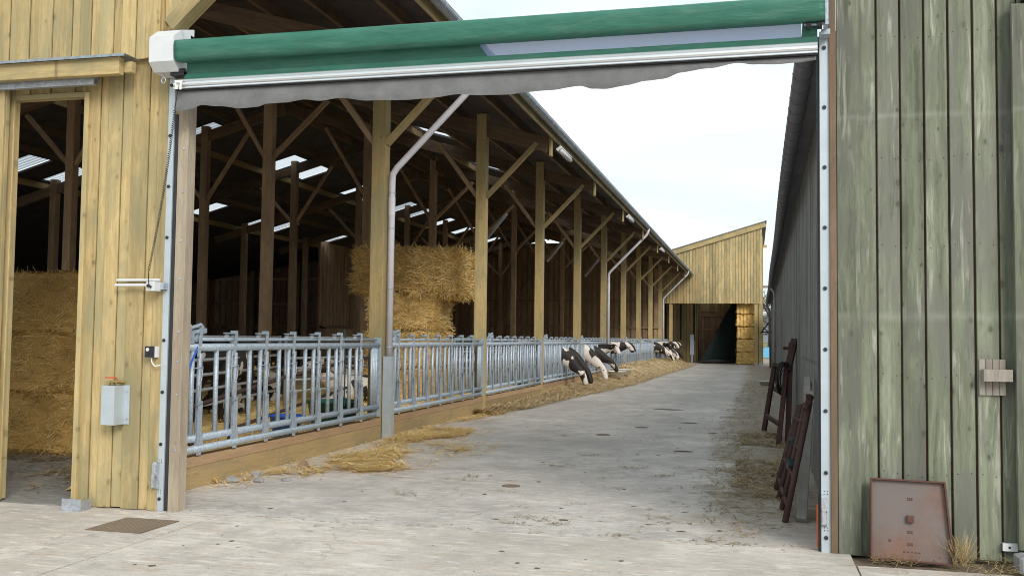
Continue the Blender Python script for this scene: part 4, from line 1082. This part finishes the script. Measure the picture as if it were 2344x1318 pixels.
    for i, (x,y,w) in enumerate(((-1.9,22.7,0.42),(-1.0,14.3,0.22),(-1.25,19.2,0.25))):
        vs2 = []; k = 9
        for t in range(k): vs2.append((x+w*math.cos(t*2*math.pi/k)*r.uniform(0.6,1), y+0.5*w*math.sin(t*2*math.pi/k)*r.uniform(0.6,1), 0.002))
        m2 = MB().add(vs2+[(x,y,0.015)], [(t,(t+1)%k,k) for t in range(k)])
        tag(m2.build('dung_pat', M['dung']), ('dark flat dung pat far down the middle of the alley','small dung pat nearest on the alley','small dung pat right of the drain lids')[i], 'dung', 'dung pats on the alley')
    o = MB().prism([(-5.33,10.80),(-5.17,10.80),(-5.19,10.92),(-5.31,10.92)], 'z', 0.0, 0.02)
    o = MB().add([(-5.33,10.80,0),(-5.17,10.78,0),(-5.19,10.92,0),(-5.32,10.92,0),(-5.29,10.83,0.10),(-5.22,10.82,0.11),(-5.23,10.89,0.09),(-5.29,10.89,0.09)],
        [(3,2,1,0),(4,5,6,7),(0,1,5,4),(1,2,6,5),(2,3,7,6),(3,0,4,7)]).build('wood_wedge', M['wood_old']); tag(o, 'small brown wooden wedge lying in the straw by the kick board', 'wedge')
    for i,(x,y,s) in enumerate(((-5.5,10.15,0.07),(-5.25,9.75,0.06),(-5.0,9.9,0.05),(-5.52,9.65,0.08))):
        bm = bmesh.new(); bmesh.ops.create_icosphere(bm, subdivisions=2, radius=s)
        for v in bm.verts: v.co *= 1+0.5*mnoise.noise(v.co*14+Vector((i*3,0,0))); v.co.z *= 0.5
        me = D.meshes.new('stone'); bm.to_mesh(me); bm.free(); me.materials.append(M['block'])
        o = place(D.objects.new('stone', me), None, Matrix.Translation((x,y,s*0.3))); tag(o, ('stone touching the kick board behind its pair','stone lying out from the kick board','stone farthest from the kick board','stone nearest the jamb at the kick board')[i], 'stone', 'broken stones at the kick board')
build_litter()

# checker plate over the drain
def build_plate():
    o = thing('drain_cover', (-5.03,7.2,0), 'worn rectangular checker plate set in the concrete apron', 'drain cover')
    MB().box(-5.285,-4.775,6.945,7.49,0.001,0.008).build('plate', M['grate'], o)
    m = MB()
    for i in range(20):
        for j in range(22):
            x = -5.27+0.025*i; y = 6.957+0.0245*j; a = 0.7 if (i+j) % 2 else -0.7; c, s = math.cos(a)*0.010, math.sin(a)*0.010
            px, py = -math.sin(a)*0.003, math.cos(a)*0.003
            m.add([(x-c-px,y-s-py,0.008),(x+c-px,y+s-py,0.008),(x+c+px,y+s+py,0.008),(x-c+px,y-s+py,0.008),(x,y,0.0125)],[(0,1,4),(1,2,4),(2,3,4),(3,0,4)])
    tag(m.build('tread_pattern', M['grate'], o), kind='stuff')
build_plate()

# ================================================================== feed fence
def build_fence():
    X = -5.70; L = 5.68
    p = thing('feed_barrier', (X,PY[0]+0.12,0), 'galvanised headlock feed barrier nearest the entrance, beside the jamb', 'feed barrier', 'headlock feed barriers along the alley')
    B = Matrix.Translation((X,PY[0]+0.12,0))
    def part(name, m, mat=M['galv'], sm=True): return m.build(name, mat, p, B, sm)
    part('top_rail', MB().tube([(0,0,1.46),(0,L,1.46)], 0.042, 12))
    part('control_rod', MB().tube([(-0.01,0.02,1.545),(-0.01,L-0.1,1.545)], 0.020, 8))
    part('bottom_rail', MB().tube([(0,0,0.51),(0,L,0.51)], 0.042, 12))
    part('pivot_rail', MB().tube([(0.045,0.0,0.405),(0.045,L-0.25,0.405)], 0.038, 12))
    for y in (0.02, L-0.02):
        part('end_plate', MB().box(-0.05,0.05,y-0.005,y+0.005,0.36,1.58).box(-0.05,-0.044,y-0.06,y+0.06,0.36,1.58), sm=False)
    for y in (L-0.28, L-0.22, L-0.16, L-0.10): part('end_bar', MB().tube([(0,y,0.51),(0,y,1.46)], 0.024, 8))
    part('catch', MB().box(-0.03,0.03,0.40,0.46,1.50,1.62).beam((-0.02,0.30,1.60),(-0.02,0.75,1.64),0.03,0.05).beam((0,0.52,1.53),(0,0.66,1.69),0.02,0.05).tube([(0.0,0.42,1.66),(0.0,0.62,1.70)],0.02,8).box(-0.02,0.02,0.36,0.42,1.62,1.70), sm=False)
    bar = MB().tube([(0,0,0.51),(0,0,1.46)], 0.027, 10).mesh('bar', M['galv'], True)
    yoke = MB().tube([(0.03,0,0.44),(0.03,0.02,1.40)], 0.028, 10).beam((0.062,-0.01,0.34),(0.062,0.0,0.90),0.008,0.080,(0,1,0)).mesh('yoke', M['galv'], False)
    hook = MB().beam((0.04,0.0,1.36),(0.03,0.06,1.62),0.008,0.055,(0,1,0)).beam((-0.02,0.06,1.615),(-0.02,-0.08,1.615),0.08,0.012).beam((-0.03,-0.07,1.55),(-0.03,-0.04,1.62),0.05,0.012).box(-0.04,0.04,0.045,0.07,1.60,1.645).mesh('latch', M['galv'], False)
    keeper = MB().box(0.035,0.062,0.02,0.05,0.38,0.57).mesh('keeper', M['galv'], False)
    wire = MB().tube([(0.03,-0.08,1.24),(0.075,0.02,1.26),(0.075,0.0,1.12),(0.07,-0.03,1.08),(0.075,-0.02,1.04),(0.075,-0.07,0.86),(0.075,0.02,0.88)], 0.006, 5).mesh('spring_wire', M['galv'], True)
    n = 7; pitch = (L-0.62)/n
    for i in range(n):
        y = 0.22+pitch*i
        for me, nm, dy in ((bar,'bar',0.0),(bar,'bar',0.25),(yoke,'yoke',0.33),(hook,'latch',0.31),(keeper,'keeper',0.35),(wire,'spring_wire',0.32)):
            place(D.objects.new(nm, me), p, B @ Matrix.Translation((0,y+dy,0)))
    names = ['second','third','fourth','fifth','sixth','seventh','eighth','ninth','tenth']
    desc = ['in front of the tall straw stack','just before the feeding cows start','behind the two nearest feeding cows','behind the white spotted feeding cow','at the second downpipe','with no cow past the second downpipe','with no cow, midway to the far shed','with the first far cow','with the far group of cows']
    for k in range(1,10):
        c = copy_tree(p, (X,PY[k]+0.12,0)); c['label'] = f'{names[k-1]} galvanised headlock feed barrier from the entrance, {desc[k-1]}'
    o = MB().tube([(-5.66,9.12,1.47),(-5.66,9.10,1.42),(-5.665,9.04,1.33),(-5.66,8.98,1.24)], 0.010, 6).build('blue_strap', M['blue']); tag(o, 'short blue strap hanging from the nearest feed barrier rail', 'strap')
    o = MB().tube([(-5.76,13.1,1.70),(-5.74,13.12,1.5),(-5.76,13.15,0.6)], 0.010, 6).build('teal_rope', M['teal_rope']); tag(o, 'thin teal rope hanging down the first feed barrier', 'rope')
build_fence()

# ================================================================== inside the pen
def gate(loc, ang, L, label, mat, rails=(0.55,0.78,1.0,1.22,1.56), group='pen gates inside the barn', z0=0.1):
    g = thing('pen_gate', (loc[0],loc[1],0), label, 'gate', group)
    d = Vector((-math.sin(ang), math.cos(ang), 0)); P = Vector((loc[0],loc[1],0))
    for z in rails: MB().tube([P+Vector((0,0,z)), P+d*L+Vector((0,0,z))], 0.024, 8).build('rail', mat, g, smooth=True)
    for f in (0.0,0.5,1.0): MB().tube([P+d*L*f+Vector((0.03,0,z0)), P+d*L*f+Vector((0.03,0,rails[-1]+0.03))], 0.030, 8).build('upright', mat, g, smooth=True)
gate((-7.55,11.3), rad(13), 6.0, 'grey tube pen gate seen through the nearest feed barrier', M['galv_dull'])
gate((-8.9,17.4), rad(-8), 4.2, 'second tube pen gate behind the first, near the straw stack', M['galv_dull'], (0.5,0.72,0.95,1.15,1.35,1.56))
gate((-10.9,14.6), rad(0), 5.5, 'dark tube pen gate between the middle posts', M['rust'], (0.6,0.8,1.0,1.2,1.4))
gate((-7.4,23.6), rad(2), 7.0, 'tube pen gate past the straw stack', M['galv_dull'])
gate((-9.6,31), rad(0), 12.0, 'long tube pen gate down the far part of the barn', M['galv_dull'])
o = MB().tube([(-6.55,9.3,0.12),(-6.58,9.3,0.52),(-6.75,9.9,0.60),(-7.4,14.5,0.92),(-7.3,16.6,1.12),(-7.1,17.4,1.2)], 0.032, 8).tube([(-7.05,12.2,0.1),(-7.02,12.3,0.74)], 0.026, 8).tube([(-6.9,11.0,0.22),(-7.5,17.2,0.62)], 0.028, 8).build('cubicle_rail', M['rust_red'], smooth=True)
tag(o, 'bent rusty tube rail leaning inside the pen behind the first barrier', 'rail')
def tub(name, x, y, z, r0, r1, h, mat, label, cat, group=None):
    m = MB(); n = 18; vs = []; fs = []
    for (rr,zz) in ((r0,0),(r1,h),(r1+0.03,h),(r1+0.03,h-0.03),(r1-0.02,h),(r0-0.02,0.03)):
        pass
    prof = [(0.001,0),(r0,0),(r1,h-0.02),(r1+0.02,h-0.02),(r1+0.02,h),(r1-0.015,h),(r0-0.015,0.02),(0.001,0.02)]
    for rr,zz in prof:
        for k in range(n): vs.append((rr*math.cos(2*math.pi*k/n), rr*math.sin(2*math.pi*k/n), zz))
    for i in range(len(prof)-1):
        for k in range(n): fs.append((i*n+k, i*n+(k+1)%n, (i+1)*n+(k+1)%n, (i+1)*n+k))
    o = m.add(vs,fs).build(name, mat, None, Matrix.Translation((x,y,z)), True); return tag(o, label, cat, group)
tub('water_tub', -6.72, 14.9, 0.12, 0.34, 0.42, 0.42, M['green_tub'], 'dark green round tub inside the pen by the first downpipe post', 'tub')
tub('feed_bucket', -6.75, 13.3, 0.10, 0.18, 0.24, 0.32, M['blue'], 'blue bucket inside the pen behind the first barrier', 'bucket')
tub('feed_bowl', -4.98, 36.2, 0.20, 0.24, 0.34, 0.22, M['tub'], 'nearer white feed bowl lying in the hay before the cows', 'bowl', 'white feed bowls in the hay')
tub('feed_bowl', -4.95, 37.9, 0.24, 0.24, 0.33, 0.20, M['tub'], 'farther white feed bowl lying in the hay before the cows', 'bowl', 'white feed bowls in the hay')

def lamp(name, p0, p1, label, group):
    t = thing(name, p0, label, 'lamp', group)
    p0, p1 = Vector(p0), Vector(p1); d = (p1-p0).normalized(); dn = Vector((0.35,-0.75,-0.5)); dn = (dn-d*dn.dot(d)).normalized()
    MB().beam(p0,p1,0.13,0.06,dn).build('lamp_body', M['tub'], t)
    MB().tube([p0+dn*0.06+d*0.05, p1+dn*0.06-d*0.05], 0.045, 8).build('lamp_cover', M['pvc'], t, smooth=True)
for y, nm in ((PY[5],'nearest'),(PY[7],'middle'),(PY[9],'farthest')):
    lamp('strip_lamp', (-10.55,y-0.12,5.62), (-9.72,y-0.12,6.62), f'white strip lamp fixed along a roof brace, {nm} of three', 'strip lamps on the roof braces')
for y, nm in ((PY[2]+0.25,'nearest'),(PY[4]+0.25,'middle'),(PY[6]+0.25,'farthest')):
    lamp('eave_lamp', (-4.12,y,5.72), (-4.12,y+1.25,5.72), f'pale tube lamp under the barn eave beside the fascia, {nm} of three', 'tube lamps under the eave')

# ================================================================== cattle
def skin_mesh(name, chains, mat, sub=2):
    """chains: list of lists of (x,y,z,rx[,ry]); the first point of a later chain may be an index into the verts."""
    verts, edges, rads = [], [], []
    for ch in chains:
        prev = None
        for q in ch:
            if isinstance(q, int): prev = q; continue
            verts.append(q[:3]); rads.append((q[3], q[4] if len(q) > 4 else q[3]))
            if prev is not None: edges.append((prev, len(verts)-1))
            prev = len(verts)-1
    me = D.meshes.new('tmp'); me.from_pydata(verts, edges, [])
    o = D.objects.new('tmp', me); COL.objects.link(o)
    md = o.modifiers.new('skin','SKIN')
    if not me.skin_vertices:
        bpy.context.view_layer.objects.active = o
        bm = bmesh.new(); bm.from_mesh(me); bm.verts.layers.skin.verify(); bm.to_mesh(me); bm.free()
    for i, r in enumerate(rads):
        me.skin_vertices[0].data[i].radius = r; me.skin_vertices[0].data[i].use_root = (i == 0)
    s = o.modifiers.new('sub','SUBSURF'); s.levels = sub; s.render_levels = sub
    dg = bpy.context.evaluated_depsgraph_get(); ev = o.evaluated_get(dg)
    nm = D.meshes.new_from_object(ev); nm.name = name
    D.objects.remove(o); nm.materials.clear(); nm.materials.append(mat); nm.shade_smooth()
    return nm
def cow_chains(pose, turn=0.0):
    body = [(-0.75,0,1.10,0.36,0.40),(-0.15,0,1.08,0.31,0.38),(0.15,0,1.14,0.22,0.30)]                 # 0,1,2
    t = turn
    if pose == 'feed':
        neck = [2,(0.46,0.02*t,1.02,0.15,0.26),(0.72,0.09*t,0.86,0.115,0.19),(0.90,0.14*t,0.76,0.095,0.13),(0.98,0.17*t,0.74,0.110,0.12),(1.06,0.21*t,0.60,0.115,0.115),(1.16,0.26*t,0.44,0.090,0.088),(1.20,0.28*t,0.35,0.090,0.080)]
    elif pose == 'low':
        neck = [2,(0.42,0.02*t,0.98,0.15,0.27),(0.64,0.07*t,0.76,0.115,0.20),(0.80,0.11*t,0.61,0.095,0.135),(0.88,0.13*t,0.57,0.110,0.12),(0.95,0.17*t,0.42,0.115,0.115),(1.01,0.22*t,0.24,0.090,0.088),(1.03,0.24*t,0.14,0.090,0.080)]
    elif pose == 'up':
        neck = [2,(0.44,0.03*t,1.20,0.15,0.25),(0.70,0.10*t,1.27,0.115,0.18),(0.86,0.17*t,1.31,0.095,0.13),(0.93,0.21*t,1.34,0.110,0.12),(1.02,0.33*t,1.24,0.115,0.115),(1.11,0.46*t,1.10,0.090,0.088),(1.14,0.52*t,1.02,0.090,0.080)]
    ch = [body, neck]
    ch.append([0,(-1.30,0,1.14,0.30,0.36),(-1.58,0,1.18,0.19,0.24),(-1.74,0,1.05,0.035),(-1.78,0,0.65,0.022),(-1.77,0,0.45,0.04)])
    hip = 10
    for s in (-1,1):
        ch.append([1,(-0.06,s*0.20,0.80,0.13,0.15),(-0.02,s*0.20,0.46,0.065),(-0.04,s*0.20,0.14,0.048),(0.02,s*0.20,0.04,0.058)])
        ch.append([hip,(-1.32,s*0.22,0.86,0.15,0.17),(-1.22,s*0.24,0.70,0.12),(-1.48,s*0.22,0.47,0.062),(-1.40,s*0.22,0.13,0.048),(-1.34,s*0.22,0.04,0.058)])
    return ch
def lying_chains(turn=1.0):
    ch = [[(-0.7,0,0.42,0.36,0.34),(-0.1,0,0.42,0.30,0.32),(0.2,0,0.55,0.2,0.25)],
          [2,(0.40,0.06*turn,0.72,0.14,0.20),(0.55,0.14*turn,0.88,0.11,0.16),(0.66,0.20*turn,0.98,0.095,0.13),(0.74,0.24*turn,1.0,0.11,0.12),(0.86,0.32*turn,0.92,0.115,0.115),(1.00,0.42*turn,0.80,0.090,0.088),(1.06,0.46*turn,0.74,0.090,0.080)]]
    ch.append([0,(-1.25,0,0.42,0.28,0.32),(-1.5,0,0.40,0.16,0.2)])
    ch.append([1,(0.15,-0.28,0.14,0.10),(0.45,-0.25,0.10,0.06),(0.25,-0.32,0.06,0.05)])
    ch.append([1,(0.15,0.28,0.14,0.10),(0.45,0.25,0.10,0.06),(0.25,0.32,0.06,0.05)])
    ch.append([0,(-0.9,-0.42,0.14,0.14),(-0.55,-0.55,0.09,0.07),(-0.85,-0.62,0.07,0.05)])
    return ch
def head_frame(neck):
    P, F = Vector(neck[4][:3]), Vector(neck[6][:3]); ax = (F-P).normalized()
    side = Vector((0,1,0)); side = (side-ax*side.dot(ax)).normalized(); up = ax.cross(side)
    if up.x < 0: up = -up
    return P, F, ax, side, up
def add_ears(me, neck):
    P, F, ax, side, up = head_frame(neck)
    bm = bmesh.new(); bm.from_mesh(me)
    for sg in (-1,1):
        d = (side*sg-ax*0.10-up*0.25).normalized(); w = (ax*0.8+up*0.6); w = (w-d*w.dot(d)).normalized(); th = d.cross(w)
        c = P+side*sg*0.19-ax*0.0-up*0.05
        m = Matrix(((d.x*0.125,w.x*0.06,th.x*0.016,c.x),(d.y*0.125,w.y*0.06,th.y*0.016,c.y),(d.z*0.125,w.z*0.06,th.z*0.016,c.z),(0,0,0,1)))
        bmesh.ops.create_uvsphere(bm, u_segments=10, v_segments=8, radius=1.0, matrix=m)
    for f in bm.faces: f.smooth = True
    bm.to_mesh(me); bm.free(); return me
def build_cattle():
    hm = {'b': M['hide_black'], 'm': M['hide_mixed'], 'w': M['hide_white']}
    meshes = {}
    def cow_mesh(pose, turn, hk):
        key = (pose, turn, hk)
        if key not in meshes:
            base = meshes.get((pose, turn))
            if base is None:
                cc = cow_chains(pose, turn) if pose != 'lie' else lying_chains(turn); base = add_ears(skin_mesh('cow_body', cc, hm[hk], 2), cc[1]); meshes[(pose, turn)] = base
            me = base.copy(); me.materials.clear(); me.materials.append(hm[hk]); meshes[key] = me
        return meshes[key]
    eye = None
    bm = bmesh.new(); bmesh.ops.create_uvsphere(bm, u_segments=8, v_segments=6, radius=0.024); em = D.meshes.new('eye'); bm.to_mesh(em); bm.free(); em.materials.append(M['eye'])
    tg = MB().box(-0.004,0.004,-0.028,0.028,-0.04,0.03).mesh('ear_tag', M['yellow_tag'])
    def cow(x, y, rz, pose, turn, hk, label, group, s=1.0, z=0.0):
        c = cow_chains(pose, turn) if pose != 'lie' else lying_chains(turn)
        o = D.objects.new('cow', cow_mesh(pose, turn, hk))
        mw = Matrix.Translation((x,y,z)) @ Matrix.Rotation(rz,4,'Z') @ Matrix.Diagonal((s,s,s,1))
        place(o, None, mw); tag(o, label, 'cow', group)
        P, F, ax, side, up = head_frame(c[1])
        for sg in (-1,1):
            place(D.objects.new('eye', em), o, mw @ Matrix.Translation(P.lerp(F,0.36)+side*sg*0.098+up*0.035))
            place(D.objects.new('ear_tag', tg), o, mw @ Matrix.Translation(P+side*sg*0.21-up*0.07-ax*0.01+Vector((0.015,0,-0.03))))
    g = 'cows feeding along the alley'
    X = -6.0
    rows = [(29.2,'low',0.6,'m','nearest feeding cow, black with a white stripe, head down at the kick board',0.98),
            (30.5,'low',-0.5,'b','black cow with its head down just behind the nearest feeding cow',0.95),
            (33.4,'low',-0.6,'w','white black-spotted cow feeding with its head low past the fourth post',1.0),
            (35.2,'feed',0.9,'b','black cow with a mottled face reaching out near the white bowls',1.0),
            (39.0,'up',0.9,'m','black and white cow with raised head beside the second downpipe',1.0),
            (40.4,'up',0.2,'b','black cow with raised head looking across the alley past the second downpipe',1.0),
            (56.9,'feed',0.6,'m','first black and white cow of the far feeding group',1.0),
            (58.1,'feed',-0.5,'m','second cow of the far feeding group',0.98),
            (59.3,'up',0.5,'m','third cow of the far feeding group, head raised',1.0),
            (60.5,'feed',0.6,'b','fourth, mostly black cow of the far feeding group',1.0),
            (61.7,'feed',-0.6,'m','fifth cow of the far feeding group',0.97),
            (62.9,'up',0.5,'m','sixth cow of the far feeding group, head up',1.0),
            (64.2,'feed',0.3,'b','farthest cow at the end of the feed fence',1.0),
            (57.5,'up',-0.5,'m','far cow between the first and second of the group, head raised',0.97),
            (60.0,'low',-0.4,'w','pale far cow with its head low in the middle of the group',1.0),
            (62.3,'up',-0.4,'b','dark far cow with raised head near the end of the fence',1.0),
            (58.7,'feed',-0.2,'m','mottled far cow reaching over the hay in the front of the group',0.98),
            (61.1,'up',0.3,'m','mottled far cow with raised head near the last downpipe',1.0),
            (63.5,'up',-0.5,'m','black and white far cow next to the last one on the fence',0.98),
            (36.4,'up',-0.4,'m','black and white cow with raised head just before the second downpipe',0.95)]
    r = random.Random(5)
    for i,(y,pose,turn,hk,lab,s) in enumerate(rows):
        cow(X+r.uniform(-0.05,0.08)+(0.26 if y > 50 else 0), y, r.uniform(-0.08,0.08)-0.10, pose, turn, hk, lab, g, s, 0.06)
    g = 'cattle resting inside the pen'
    cow(-8.75,15.4, rad(100), 'feed', 0.6, 'b', 'mostly black cow standing behind the pen gate beside the jamb', g, 0.95, 0.15)
    cow(-9.3,16.0, rad(-60), 'lie', -0.6, 'b', 'black cow lying in the straw behind the first barrier', g, 0.9, 0.15)
    cow(-10.2,19.2, rad(-80), 'lie', 0.6, 'm', 'black and white cow lying facing the alley inside the pen', g, 0.9, 0.15)
    cow(-9.2,21.2, rad(-110), 'lie', -0.6, 'w', 'mostly white cow lying near the straw stack', g, 0.9, 0.15)
    cow(-8.6,19.4, rad(-150), 'lie', 0.6, 'm', 'black and white cow lying behind the green tub', g, 0.85, 0.15)
build_cattle()

# ================================================================== clutter against the right wall
def build_clutter():
    # A-shaped rusty frame with coiled wire
    t = thing('steel_trestle', (0.45,17,0), 'rusty steel trestle with coiled wire leaning on the right wall', 'trestle')
    mat = M['rust']
    MB().beam((0.16,18.0,0),(0.36,18.4,1.20),0.07,0.07).build('leg', mat, t)
    MB().beam((0.36,15.8,0),(0.52,16.9,1.22),0.07,0.07).build('leg', mat, t)
    MB().beam((0.50,16.0,0),(0.60,17.2,1.55),0.08,0.08).build('leg', mat, t)
    MB().beam((0.35,18.35,1.18),(0.54,16.8,1.18),0.06,0.06).build('crossbar', mat, t)
    MB().beam((0.20,17.95,0.28),(0.39,16.1,0.28),0.06,0.06).build('crossbar', mat, t)
    MB().beam((0.34,18.3,0.75),(0.48,16.5,0.72),0.06,0.06).build('crossbar', mat, t)
    MB().beam((0.53,16.8,1.1),(0.66,17.3,1.62),0.10,0.08).beam((0.47,17.2,1.48),(0.62,17.2,1.48),0.05,0.05).build('head_piece', mat, t)
    c = MB(); r = random.Random(3)
    for k in range(9):
        cx, cy, cz = 0.47+r.uniform(-0.03,0.03), 16.75+r.uniform(-0.1,0.1), 0.98+r.uniform(-0.05,0.05); R = 0.24+r.uniform(-0.05,0.05); tw = r.uniform(-0.4,0.4)
        c.tube([(cx+R*0.35*math.cos(a)*1.2, cy+R*math.cos(a)*0.8+tw*0.1*math.sin(a), cz+R*math.sin(a)) for a in [i*math.pi/12 for i in range(25)]], 0.008, 5)
    o = c.build('wire_coil', M['cord']); tag(o, 'coil of dark wire hung on the rusty trestle', 'wire coil')
    # pale timber leaning
    t = thing('leaning_timber', (0.5,9.4,0), 'pale grey squared timber leaning behind the rusty gate', 'timber')
    timber('beam', (0.40,9.1,0.0), (0.545,10.4,1.06), 0.09, 0.10, M['wood_grey_light'], t)
    timber('beam', (0.46,11.5,0.02), (0.575,11.3,1.15), 0.08, 0.06, M['wood_grey_light'], t)
    timber('bearer', (0.52,10.42,1.04), (0.57,11.45,1.16), 0.07, 0.10, M['wood_grey_light'], t)
    # rusty tube gate leaning against the wall
    t = thing('rusty_gate', (0.35,9.4,0), 'rusty tube hurdle leaning against the right wall near the entrance', 'gate')
    mat = M['rust_red']
    MB().tube([(0.26,9.05,0.0),(0.49,9.35,1.05)], 0.028, 8).build('end_post', mat, t, smooth=True)
    MB().tube([(0.225,10.9,0.02),(0.475,11.2,0.9)], 0.030, 8).build('end_post', mat, t, smooth=True)
    for f in (0.12,0.36,0.6,0.84):
        a = Vector((0.26,9.05,0)).lerp(Vector((0.49,9.35,1.05)), f); b = Vector((0.225,10.9,0.02)).lerp(Vector((0.475,11.2,0.9)), f)
        MB().tube([a,a.lerp(b,0.5)+Vector((0,0,-0.015)),b], 0.019, 8).build('rail', mat, t, smooth=True)
    for f in (0.35,0.7):
        a = Vector((0.26,9.05,0)).lerp(Vector((0.225,10.9,0.02)), f); b = Vector((0.49,9.35,1.05)).lerp(Vector((0.475,11.2,0.9)), f)
        MB().tube([a,b], 0.024, 8).build('stay', mat, t, smooth=True)
    MB().box(0.455,0.50,9.30,9.40,1.03,1.12).tube([(0.45,9.30,0.98),(0.50,9.38,1.10)], 0.03, 8).build('hinge', M['rust'], t)
    for i,(x,y,z) in enumerate(((0.315,9.95,0.62),(0.275,9.75,0.44))):
        bm = bmesh.new(); bmesh.ops.create_icosphere(bm, subdivisions=3, radius=0.036)
        for v in bm.verts: v.co *= 1+0.35*mnoise.noise(v.co*40+Vector((i*3,0,0))); v.co.z *= 1.25
        me = D.meshes.new('rope_knot'); bm.to_mesh(me); bm.free(); me.materials.append(M['teal_rope'])
        place(D.objects.new('rope_knot', me), t, Matrix.Translation((x+0.06,y,z)))
    o = MB().box(0.474,0.50,8.02,8.14,0.0,0.32).build('orange_post', M['orange']); tag(o, 'orange painted strip tucked behind the right guide rail', 'post')
    o = MB().tube([(0.2,12.0,0.012),(0.35,12.6,0.02),(0.5,13.4,0.012)], 0.012, 6).build('iron_rod', M['rust']); tag(o, 'bent rusty rod lying on the ground before the trestle', 'rod')
    tub('wash_bowl', 0.42, 36.5, 0.0, 0.20, 0.28, 0.16, M['tub'], 'white bowl on the ground far down the right wall', 'bowl')
build_clutter()

# ================================================================== beyond the far gap
def tree(x, y, h, seed, label):
    r = random.Random(seed); t = thing('bare_tree', (x,y,0), label, 'tree', 'bare trees beyond the yard')
    MB().tube([(x,y,0),(x+0.05*h*0.2,y,h*0.25),(x,y,h*0.5)], [h*0.028,h*0.022,h*0.014], 8).build('trunk', M['bark'], t, smooth=True)
    m = MB()
    def br(p, d, L, rr, n):
        e = p+d*L; mid = p+d*L*0.5+rvec(r)*L*0.06
        m.tube([p,mid,e], [rr,rr*0.8,rr*0.55], 5)
        if n == 0: return
        for _ in range(3 if n > 1 else 4):
            nd = (d+rvec(r)*0.75+Vector((0,0,0.12))).normalized(); br(p.lerp(e, r.uniform(0.45,1)), nd, L*r.uniform(0.55,0.8), rr*0.6, n-1)
    for i in range(9):
        z = h*(0.2+0.3*i/9); a = i*2.4
        br(Vector((x,y,z)), Vector((math.cos(a),math.sin(a),0.75)).normalized(), h*0.22, h*0.011, 4)
    m.build('crown', M['bark'], t)
tree(1.7,118,10.5,1,'bare leafless tree seen in the gap left of the right barn')
tree(4.5,150,12,2,'bare tree behind, mostly hidden by the right barn')
tree(-0.5,175,9,3,'bare tree farthest beyond the yard')
def build_far():
    m = MB().add([(0.3,98,0),(2.2,98,0),(2.2,101,0),(0.3,101,0),(0.9,98.3,0.95),(2.2,98.3,1.1),(2.2,100.7,1.1),(0.9,100.7,0.9)],
                 [(0,1,5,4),(1,2,6,5),(2,3,7,6),(3,0,4,7),(4,5,6,7)])
    o = m.build('sheeted_pile', M['blue_tarp']); tag(o, 'pale blue sheet over a low pile beyond the shed', 'sheet')
    f = thing('field_fence', (0.5,125,0), 'thin post and rail fence across the far field', 'fence')
    for i in range(8): timber('post', (-4+2*i,125,0), (-4+2*i,125,1.5), 0.16, 0.16, M['wood_old'], f)
    for z in (0.8,1.35): timber('rail', (-4,125,z), (10,125,z), 0.05, 0.12, M['wood_old'], f, (0,1,0))
build_far()
